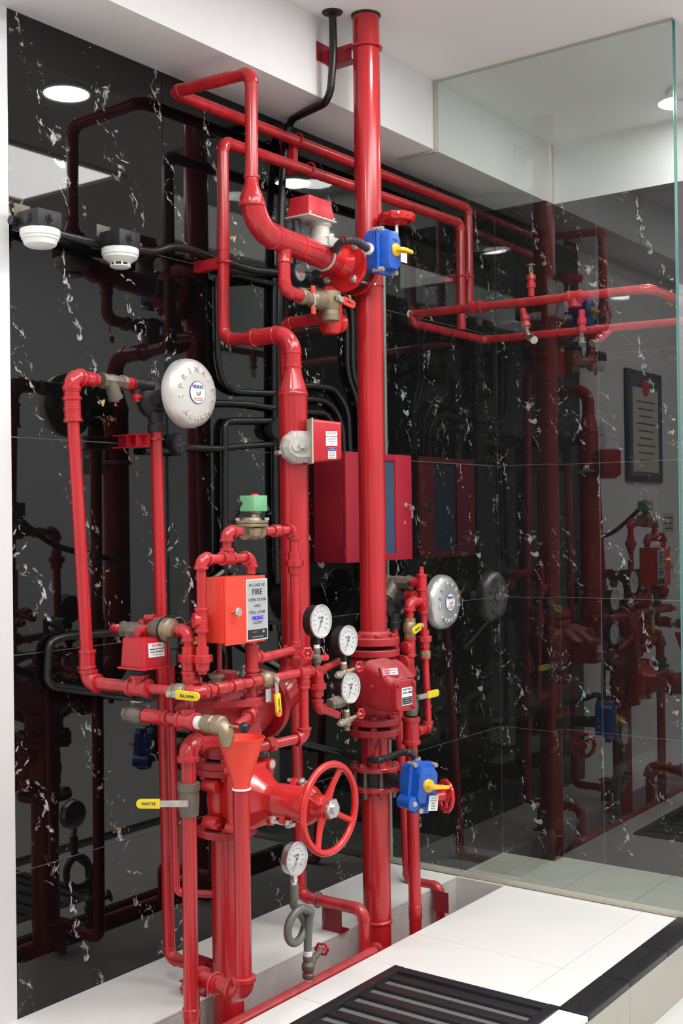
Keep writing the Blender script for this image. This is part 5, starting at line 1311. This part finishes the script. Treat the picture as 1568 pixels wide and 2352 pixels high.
c2_, s2_ = gauge('middle pressure gauge with white dial in front of the main riser flange', 800, 1471, -2.04, .0445, 'black')
t, m2_ = gauge_valve('brass needle valve with red rosette handwheel under the middle gauge', s2_ + EZ * .004, PX(825, 1531, -2.03), V(1, -.1, 0), .0165)
t.part('tail', B().lathe(m2_, V(.15, -1, .0), [(0, .009), (.024, .009), (.026, .0115), (.034, .0115), (.036, .007), (.05, .006)], 12), 'zinc')
c3_, s3_ = gauge('lowest of the three gauges, white dial against the alarm valve body', 806, 1580, -2.04, .0455, 'black')
t, m3_ = gauge_valve('brass needle valve with red rosette handwheel under the lowest gauge of three', s3_ + EZ * .004, PX(829, 1639, -2.03), V(1, -.1, 0), .0165)
t.part('tail', B().lathe(m3_, V(.15, -1, .0), [(0, .009), (.024, .009), (.026, .0115), (.034, .0115), (.036, .007), (.05, .006)], 12), 'zinc')
# pipe column under gauge 1
t = Thing('red_pipe', 'short red column of elbows and union under the highest gauge', 'pipe', PX(735, 1620, XG))
gy = s1_.y + .002
u0 = V(s1_.x, gy, PX(730, 1530, XG).z)
ux1 = V(s1_.x - .19, gy + .05, PX(735, 1522, XG).z)
back = PX(778, 1519, -2.12)
run(t, [back, V(s1_.x, gy, back.z - .004), V(s1_.x, gy, PX(735, 1628, XG).z), PX(775, 1642, XG - .03)], .0115)
tee(t, V(s1_.x, gy, PX(732, 1552, XG).z), EZ, -EY, .013, 1.7, 1.7)
union(t, V(s1_.x, gy, PX(734, 1578, XG).z), EZ, .0118)
run(t, [T1, V(s1_.x, gy, PX(730, 1548, XG).z)], .0095); coupling(t, T1.lerp(V(s1_.x, gy, PX(730, 1548, XG).z), .45), EY, .0095, 1.6)
t = Thing('check_valve', 'dark brass check valve behind the lowest gauge', 'valve', PX(772, 1620, XG - .05))
q = PX(760, 1618, XG - .03); dq = V(-.1, 1, 0)
t.part('valve_body', B().lathe(PX(757, 1618, XG - .03), dq, [(0, .014), (.004, .018), (.014, .018), (.016, .014), (.03, .020), (.06, .019), (.08, .014), (.12, .012)], 8), 'brass_dark', smooth=20)
# drop from T1
t = Thing('red_pipe', 'thin red drop pipe from the front header down and back to the valve', 'pipe', PX(668, 1710, XF))
tb = PX(672, 1700, XF); tb = V(XF, T1.y - .0, tb.z)
run(t, [T1 - EZ * .02, tb, PX(572, 1722, XF - .05)], .0135)
hx = tb.lerp(PX(572, 1722, XF - .05), .55); hexn(t, hx, PX(572, 1722, XF - .05) - tb, .021, .022, 'red_paint', n=8)
coupling(t, V(XF, T1.y, PX(668, 1572, XF).z), EZ, .0135, 1.3)
# silver gauge on siphon
XS = -2.10
gx, gs = gauge('silver rimmed pressure gauge standing low on a grey siphon loop', 682, 1973, -2.085, .0475, 'silver', txt='BAR')
t = Thing('gauge_siphon', 'grey looped siphon pipe carrying the low silver gauge', 'siphon', PX(706, 2180, XS))
sp = gs + EZ * .006
k_ = [sp, sp - EZ * .12]
cxp = PX(690, 2137, XS)
t.part('socket', B().lathe(sp - EZ * .0, -EZ, [(0, .0135), (.042, .0135), (.043, .011)], 18), 'grey_pipe')
lc_ = PX(684, 2125, XS); rl_ = .048
path = [sp - EZ * .04, V(sp.x - .004, sp.y + .004, lc_.z + .06)]
end = PX(707, 2190, XS)
path += [V(lc_.x - .012, lc_.y + .036, lc_.z + .01)]
for a in np.linspace(-.3, -math.pi * 1.5 - .15, 26):
    f_ = (-.3 - a) / (math.pi * 1.5)
    path.append(V(lc_.x - .012 + .026 * f_, lc_.y + .0 + .050 * math.cos(a), lc_.z + rl_ * math.sin(a)))
path += [V(lc_.x + .014, end.y - .004, lc_.z + .030), V(end.x + .006, end.y, lc_.z + .005), V(end.x, end.y, end.z + .03), V(end.x, end.y, end.z)]
# smooth path
def cr(pts, n=8):
    P = [pts[0] * 2 - pts[1]] + pts + [pts[-1] * 2 - pts[-2]]; c = []
    for i in range(1, len(P) - 2):
        for t_ in np.linspace(0, 1, n, endpoint=False):
            a, b_, d, e = P[i - 1], P[i], P[i + 1], P[i + 2]
            c.append(.5 * ((2 * b_) + (d - a) * t_ + (2 * a - 5 * b_ + 4 * d - e) * t_ * t_ + (3 * b_ - a - 3 * d + e) * t_ ** 3))
    return c + [pts[-1]]
t.part('loop', B().tube(cr(path, 5), .0118, 16), 'grey_pipe')
t.part('tape_collar', B().lathe(end + EZ * .008, -EZ, [(0, .0125), (.014, .0125)], 18), 'tape_white')
vz = end - EZ * .006
t = Thing('gauge_valve', 'dark brass globe valve with crimson handwheel under the grey siphon', 'valve', vz)
t.part('valve_body', B().lathe(vz, -EZ, [(0, .015), (.012, .015), (.016, .013), (.026, .019), (.04, .018), (.048, .013), (.052, .017), (.062, .017), (.064, .012), (.085, .0115)], 18), 'brass_dark')
wq = PX(739, 2180, XS - .01)
t.part('bonnet', B().lathe(vz - EZ * .024, wq - (vz - EZ * .024), [(0, .015), (.022, .015), (.026, .010), ((wq - vz + EZ * .024).length - .004, .008)], 16), 'brass_dark')
rosette(t, wq, V(-.45, 1, .25), .021, 6, mt='red_enamel', th=.0038, hub_back=.010, spokes=3, lobe=.1)
t.part('tape_collar', B().lathe(vz - EZ * .066, -EZ, [(0, .012), (.006, .012)], 16), 'tape_white')
# trench header
HX = XS
ph = PX(708, 2262, XS)
t = Thing('red_pipe', 'red header pipe lying along the floor trench under the siphon', 'pipe', V(XS, ph.y, ph.z))
pipe(t, V(XS, -.6, ph.z - .006), V(XS, 3.02, ph.z - .006), .0195)
t.part('stub', B().lathe(V(end.x, end.y, ph.z - .006), EZ, [(0, .0115), (.03, .0115), (.032, .014), (.044, .014), (.046, .0115), (max(.05, vz.z - .08 - ph.z), .0115)], 18), 'red_paint')
t.part('elbow', B().tube([V(XS, 3.0, ph.z - .006), V(XS - .01, 3.03, ph.z - .01), V(XS - .04, 3.06, ph.z - .05), V(XS - .06, 3.07, ph.z - .14)], .026, 20), 'red_paint')
t = Thing('red_pipe', 'thick red main lying deep in the trench joining the risers', 'pipe', V(-2.18, 2.8, -.15))
t.part('pipe', B().tube([V(-2.18, -.6, -.16), V(-2.18, 2.6, -.16), V(-2.18, 3.55, -.16)], .05, 32), 'red_paint')

# ================================================================ ALARM CHECK VALVE ON THE MAIN RISER
def Zr(y): return PX(866, y, -2.18).z
zA, zB_, zC_, zD = Zr(1466), Zr(1492), Zr(1655), Zr(1680)
c0 = V(R1.x, R1.y, 0)
t = Thing('alarm_check_valve', 'red cast alarm check valve with bolted square side cover on the main riser', 'valve', V(R1.x, R1.y, zD))
flange(t, c0 + EZ * (zA - .006), EZ, .083, .024, 'red_cast', neck=.046, nb=6, both=False, a0=.2)
flange(t, c0 + EZ * (zB_ - .006), EZ, .083, .022, 'red_cast', nb=0)
flange(t, c0 + EZ * (zC_ + .003), EZ, .083, .020, 'red_cast', nb=6, both=False, a0=.5)
flange(t, c0 + EZ * (zD + .004), EZ, .083, .020, 'red_cast', nb=6, both=True, a0=.5)
for a in (.0, 2.1): bolt(t, V(R1.x + .068 * math.cos(a - .5), R1.y + .068 * math.sin(a - .5), zB_ - .018), -EZ, .011, .014, 'steel')
Hb = zB_ - zC_
t.part('body', B().lathe(c0 + EZ * zC_, EZ, [(0, .052), (Hb * .12, .054), (Hb * .3, .070), (Hb * .5, .084), (Hb * .72, .086), (Hb * .88, .072), (Hb, .055)], 44), 'red_cast')
# hood and side cover facing the room
cv0 = PX(925, 1597, -2.015); co = V(.95, -.10, 0).normalized(); cs = EZ.cross(co)
rg = []
for d_, w_, h_, dz in ((-.10, .13, .15, .03), (-.05, .125, .14, .02), (-.012, .098, .098, 0), (.0, .098, .098, 0)):
    q = cv0 + co * d_ + EZ * dz; rg.append([q + cs * a * w_ + EZ * b_ * h_ for a, b_ in rrect(1, 1, .22)])
t.part('side_port', B().rings(rg), 'red_cast', smooth=40)
hr = []
for f_, w_, d_, o2_ in ((0, .055, .05, .045), (.25, .080, .06, .062), (.55, .096, .07, .078), (.85, .102, .08, .092), (1, .100, .08, .100)):
    z_ = (zB_ - .022) * (1 - f_) + (cv0.z + .045) * f_; q = V(R1.x, R1.y, z_) + co * o2_
    hr.append([q + cs * a * w_ + co * b_ * d_ for a, b_ in rrect(1, 1, .32)])
t.part('hood', B().rings(hr), 'red_cast', smooth=50)
cvp = t.part('side_cover', B().prism(cv0, cs, EZ, rrect(.094, .096, .016), .012, .96), 'red_cast', bevel=.002)
for a, b_ in ((-.036, .036), (.036, .036), (-.036, -.036), (.036, -.036)): bolt(t, cv0 + co * .012 + cs * a + EZ * b_, co, .0085, .007, 'red_cast', parent=cvp)
lb = cv0 + co * .0128 + cs * .004 - EZ * .002
t.part('label', B().box(lb, .0008, .050, .054, co, cs), 'label_white', parent=cvp, label='white printed label')
text(t, 'lettering', 'ALARM VALVE', .007, lb + co * .001 + EZ * .021, cs, EZ, 'ink_grey', width=.042, parent=cvp)
text(t, 'lettering', 'MODEL J-1', .006, lb + co * .001 + EZ * .011 - cs * .009, cs, EZ, 'ink_grey', width=.024, parent=cvp)
text(t, 'lettering', 'VIKING', .008, lb + co * .001 + EZ * .011 + cs * .015, cs, EZ, 'ink_bright_blue', width=.018, parent=cvp, bold=.0002)
t.part('label_band', B().box(lb - EZ * .013 + co * .0004, .0008, .047, .022, co, cs), 'ink_black', parent=cvp)
for k in range(3): text(t, 'lettering', 'MAX WORKING PRESSURE', .0042, lb + co * .0012 - EZ * (.006 + k * .0065), cs, EZ, 'label_silver', width=.042, parent=cvp)
hn = V(.80, -.40, .28).normalized(); u2 = EZ.cross(hn).normalized(); w2 = hn.cross(u2)
l2 = PX(896, 1543, -2.042)
t.part('label_pad', B().box(l2 - hn * .030, .058, .066, .036, hn, u2), 'red_cast', bevel=.007)
t.part('label', B().box(l2, .0012, .052, .020, hn, u2), 'label_white', label='stained pink and white label')
t.part('stain', B().box(l2 - u2 * .014 + hn * .0002, .0012, .022, .019, hn, u2), 'stain_pink')
text(t, 'lettering', 'VIKING  FIRE PROTECTION', .0045, l2 + hn * .0012 + w2 * .004, u2, w2, 'ink_red', width=.044)
text(t, 'lettering', 'SERIAL NUMBER', .0045, l2 + hn * .0012 - w2 * .004, u2, w2, 'ink_grey', width=.036)
t.part('side_elbow', B().tube(fillet(PX(912, 1528, -2.12) + V(0, .055, 0), V(0, 1, 0), -EZ, .04), .032, 20), 'red_cast')
text(t, 'cast_lettering', 'S VIKING', .014, PX(858, 1577, -2.087), V(-.35, 1, 0), EZ, 'red_cast', width=.07, extr=.002)
# lower butterfly valve
zU, zLo = Zr(1757), Zr(1803)
t = Thing('butterfly_valve', 'lower butterfly valve between red flanges with tilted blue gearbox and yellow pointer', 'valve', V(R1.x, R1.y, zLo))
flange(t, c0 + EZ * (zU - .004), EZ, .080, .014, 'red_paint', nb=6, both=False, a0=.1)
flange(t, c0 + EZ * (zLo - .002), EZ, .080, .014, 'red_paint', nb=0)
wafer(t, c0 + EZ * (zU + zLo) / 2, EZ, .058, zU - zLo - .008)
for i in range(8):
    a = .1 + i * math.pi / 4; q = c0 + V(.066 * math.cos(a), .066 * math.sin(a), 0)
    t.part('stud', B().tube([q + EZ * (zLo - .03), q + EZ * (zU + .01)], .0065, 8), 'brass_dark')
    if i % 2: hexn(t, q + EZ * (zLo - .008), -EZ, .013, .014, 'red_paint')
gc = PX(966, 1800, -1.965)
go = V(.90, -.30, 0).normalized(); gu = (EZ + V(-.0, .13, 0)).normalized()
sh0 = c0 + EZ * ((zU + zLo) / 2)
dsh = (V(gc.x, gc.y, sh0.z) - go * .05 - sh0)
t.part('shaft_neck', B().tube([sh0 + dsh * .45, sh0 + dsh], .022, 18), 'black_matte')
cv = blue_gear(t, gc, go, gu, .84, .80)
sd_ = gu.cross(go).normalized()
t.part('worm_lug', B().lathe(gc + sd_ * -.037 - gu * .057 - go * .02, go, [(-.02, .022), (.04, .022), (.042, .018)], 20), 'blue_paint')
t.part('worm_lug_pin', B().lathe(gc + sd_ * -.037 - gu * .057 + go * .02, go, [(0, .009), (.004, .008)], 16), 'zinc')
t.part('foot', B().box(gc - gu * .068 + go * .0, .026, .062, .04, go, sd_), 'blue_paint', bevel=.006)
t.part('cap_screw', B().lathe(gc - gu * .078 - sd_ * .01 + go * .015, go, [(0, .008), (.008, .008), (.009, .005)], 14), 'zinc')
pn = gc - gu * .052 + sd_ * .022 + go * .0375
pp = t.part('name_plate', B().box(pn, .0012, .036, .046, go, sd_), 'label_white', label='white name plate')
for k, s_ in enumerate(('UL FM', 'KEYSTONE', 'SIZE 3', 'MODEL', 'WP 175')): text(t, 'lettering', s_, .008 if k == 0 else .005, pn + go * .001 + gu * (.015 - k * .0078), sd_, gu, 'ink_grey', parent=pp)
text(t, 'lettering', 'OPEN', .010, gc + go * .0352 + gu * .030, sd_, gu, 'ink_blue', parent=cv)
wc_ = PX(1023, 1828, -1.99)
wax = V(.22, .97, 0).normalized(); wax = V(.50, .86, -.05).normalized()
rosette(t, wc_, -wax, .0535, 12, mt='red_gloss', th=.0075, nut=None, hub_back=.0, spokes=3, lobe=.022, name='gear_handwheel')
t.part('wheel_cone', B().lathe(wc_ + wax * .004, -wax, [(0, .02), (.014, .018), (.03, .012), (.04, .010)], 18), 'red_gloss')
t.part('stem', B().tube([wc_ - wax * .03, wc_ - wax * .09], .0055, 10), 'steel')
t = Thing('flexible_conduit', 'black corrugated conduit crossing the main riser to the lower blue gearbox', 'conduit', PX(850, 1745, -2.10))
flex(t, [PX(846, 1743, -2.20), PX(862, 1747, -2.10), PX(885, 1742, -2.07), PX(920, 1729, -2.03), PX(942, 1729, -2.0), PX(955, 1742, -1.99)], .0115)
t.part('gland', B().lathe(PX(956, 1744, -1.99), EZ, [(-.008, .014), (.006, .014)], 16), 'zinc')
t.part('rigid_run', B().tube([PX(690, 1705, XK), PX(790, 1730, -2.50), PX(848, 1744, -2.20)], .0105, 12), 'black_paint')

# ================================================================ TRIM RIGHT OF THE MAIN RISER
XQ = -2.12
rb_ = .0205
t = Thing('red_pipe', 'red drain pipe right of the main riser rising from the trench to a wide tee', 'pipe', PX(955, 2110, XQ))
w1 = PX(944, 1670, XQ); wy = w1.y
pipe(t, V(XQ, wy + .012, -.2), V(XQ, wy, w1.z + .03), rb_)
tee(t, V(XQ, wy, PX(944, 1678, XQ).z), EZ, None, .0205, 2.1)
t.part('bead', B().lathe(V(XQ, wy + .01, PX(958, 2085, XQ).z), EZ, [(-.03, .0225), (.012, .0225), (.014, .0205)], 20), 'red_paint')
t = Thing('ball_valve', 'dusty brass ball valve with yellow lever pointing right beside the alarm valve', 'valve', PX(943, 1612, XQ))
q = V(XQ, wy, PX(943, 1618, XQ).z)
t.part('valve_body', B().lathe(q, EZ, [(-.035, .018), (-.034, .022), (-.02, .024), (0, .026), (.02, .022), (.04, .017)], 20), 'brass_dark')
lever(t, V(XQ + .015, wy + .012, PX(960, 1597, XQ).z), V(1, .1, 0), V(-.05, 1, 0), .125, .019, off=.012, s=None, start=.42)
t = Thing('red_pipe', 'thin red trim pipe above the brass valve right of the alarm valve', 'pipe', V(XQ, wy, q.z))
rr_ = .0135
ytop = PX(950, 1383, XQ)
tcol = PX(972, 1383, XQ)
run(t, [q + EZ * .03, V(XQ, wy, ytop.z), V(XQ, tcol.y, ytop.z)], rr_)
coupling(t, V(XQ, wy, PX(951, 1585, XQ).z), EZ, rr_, 1.6); tee(t, V(XQ, wy, PX(951, 1484, XQ).z), EZ, V(-.2, -1, 0), rr_, 2.3, 2.0)
t = Thing('ball_valve', 'small brass ball valve with yellow tab beside the right gong', 'valve', V(XQ, wy, PX(953, 1440, XQ).z))
q2 = V(XQ, wy, PX(953, 1440, XQ).z); ballvalve(t, q2, EZ, .0125, .062)
lever(t, q2 + V(.01, .028, .006), EX, V(0.1, -1, -.25), .064, .018, off=.016, s='WATTS', start=.12, flip=-1)
t = Thing('red_pipe', 'rightmost thin red pipe with union beside the right gong, elbowing back at the bottom', 'pipe', PX(984, 1650, XQ))
cy_ = PX(968, 1330, XQ).y; cy2 = PX(984, 1660, XQ).y
ctp = V(XQ, cy_, PX(967, 1322, XQ).z)
cbt = V(XQ, cy2, PX(985, 1672, XQ).z)
run(t, [ctp, V(XQ, (cy_ + cy2) / 2, (ctp.z + cbt.z) / 2), cbt, V(XQ, wy + .012, cbt.z)], .0115)
cdir = (cbt - ctp).normalized()
lerpz = lambda y: ctp + cdir * ((PX(970, y, XQ).z - ctp.z) / cdir.z)
tee(t, lerpz(1338), EZ, V(-1, .0, 0), .0125, 2.2, 2.4); t.part('plug', B().lathe(lerpz(1318), EZ, [(0, .010), (.012, .010), (.013, .008), (.024, .008)], 4), 'red_paint')
coupling(t, lerpz(1370), EZ, .0125, 1.2); tee(t, lerpz(1392), EZ, -EY, .0125, 1.9, 1.6)
union(t, lerpz(1468), EZ, .012); hexn(t, lerpz(1512), EZ, .0185, .024, 'brass', n=8)
coupling(t, V(XQ, wy + .05, cbt.z), EY, .012, 1.2)
t = Thing('red_pipe', 'dark red pipe behind the alarm valve under the right water motor', 'pipe', V(M2.x, M2.y, .5))
o2 = V(M2.x, M2.y, M2.z - .095)
pb_ = PX(936, 2022, -2.35)
run(t, [o2, V((M2.x + pb_.x) / 2, (M2.y + pb_.y) / 2, PX(925, 1700, -2.36).z), pb_, V(-2.215, pb_.y, pb_.z), V(-2.215, pb_.y, pb_.z - .22)], .0165, 'bend')
t.part('clamp', B().tube([V(-2.215 + .022 * math.cos(a), pb_.y + .022 * math.sin(a), -.03) for a in np.linspace(-2.6, 2.6, 18)], .003, 8), 'red_paint')
t = Thing('pipe_bracket', 'small red bracket in the trench beside the right drain pipes', 'bracket', V(-2.2, pb_.y, -.05))
t.part('plate', B().box((-2.19, pb_.y - .035, -.03), .06, .003, .07), 'cabinet_red')
sx2 = PY(912, 1352, 3.56)
strainer('dark brass strainer beside the main riser feeding the right water motor', PX(915, 1338, -2.26), EX, .018, .10, V(-.25, -.75, -1))
qq = PX(915, 1338, -2.26)
t = Thing('red_pipe', 'short red nipple joining the dark strainer to the right trim column', 'pipe', qq)
pipe(t, qq + EX * .045, lerpz(1338) - EX * .02, .0125); coupling(t, qq + EX * .075, EX, .0125, 1.0)
pm = PX(950, 1368, -2.2)
t.part('cap', B().lathe(pm - EX * .03, EX, [(0, .020), (.03, .020), (.034, .017)], 20), 'red_paint')
GROUPS = {'pressure_gauge': 'pressure gauges on the risers', 'alarm_gong': 'sprinkler alarm gongs', 'water_motor': 'water motors of the gongs', 'ball_valve': 'lever ball valves', 'gauge_valve': 'small valves under the gauges',
          'y_strainer': 'brass strainers', 'sprinkler_head': 'sprinkler heads behind the glass', 'pipe_bracket': 'red pipe brackets', 'junction_box': 'round black junction boxes', 'conduit': 'black conduits on the marble wall',
          'flexible_conduit': 'corrugated conduits', 'butterfly_valve': 'butterfly valves with blue gearboxes', 'flow_switch': 'red flow switches', 'red_riser': 'thick red risers', 'red_pipe': 'thin red pipes', 'glass_partition': 'glass panes of the screen', 'check_valve': 'brass check valves', 'test_valve': 'test valves'}
for o in COL.objects:
    g = GROUPS.get(o.name.split('.')[0])
    if g and o.parent is None and 'label' in o: o['group'] = g
for o in list(COL.objects):
    if o.type == 'MESH' and len(o.data.polygons) == 0: bpy.data.objects.remove(o)
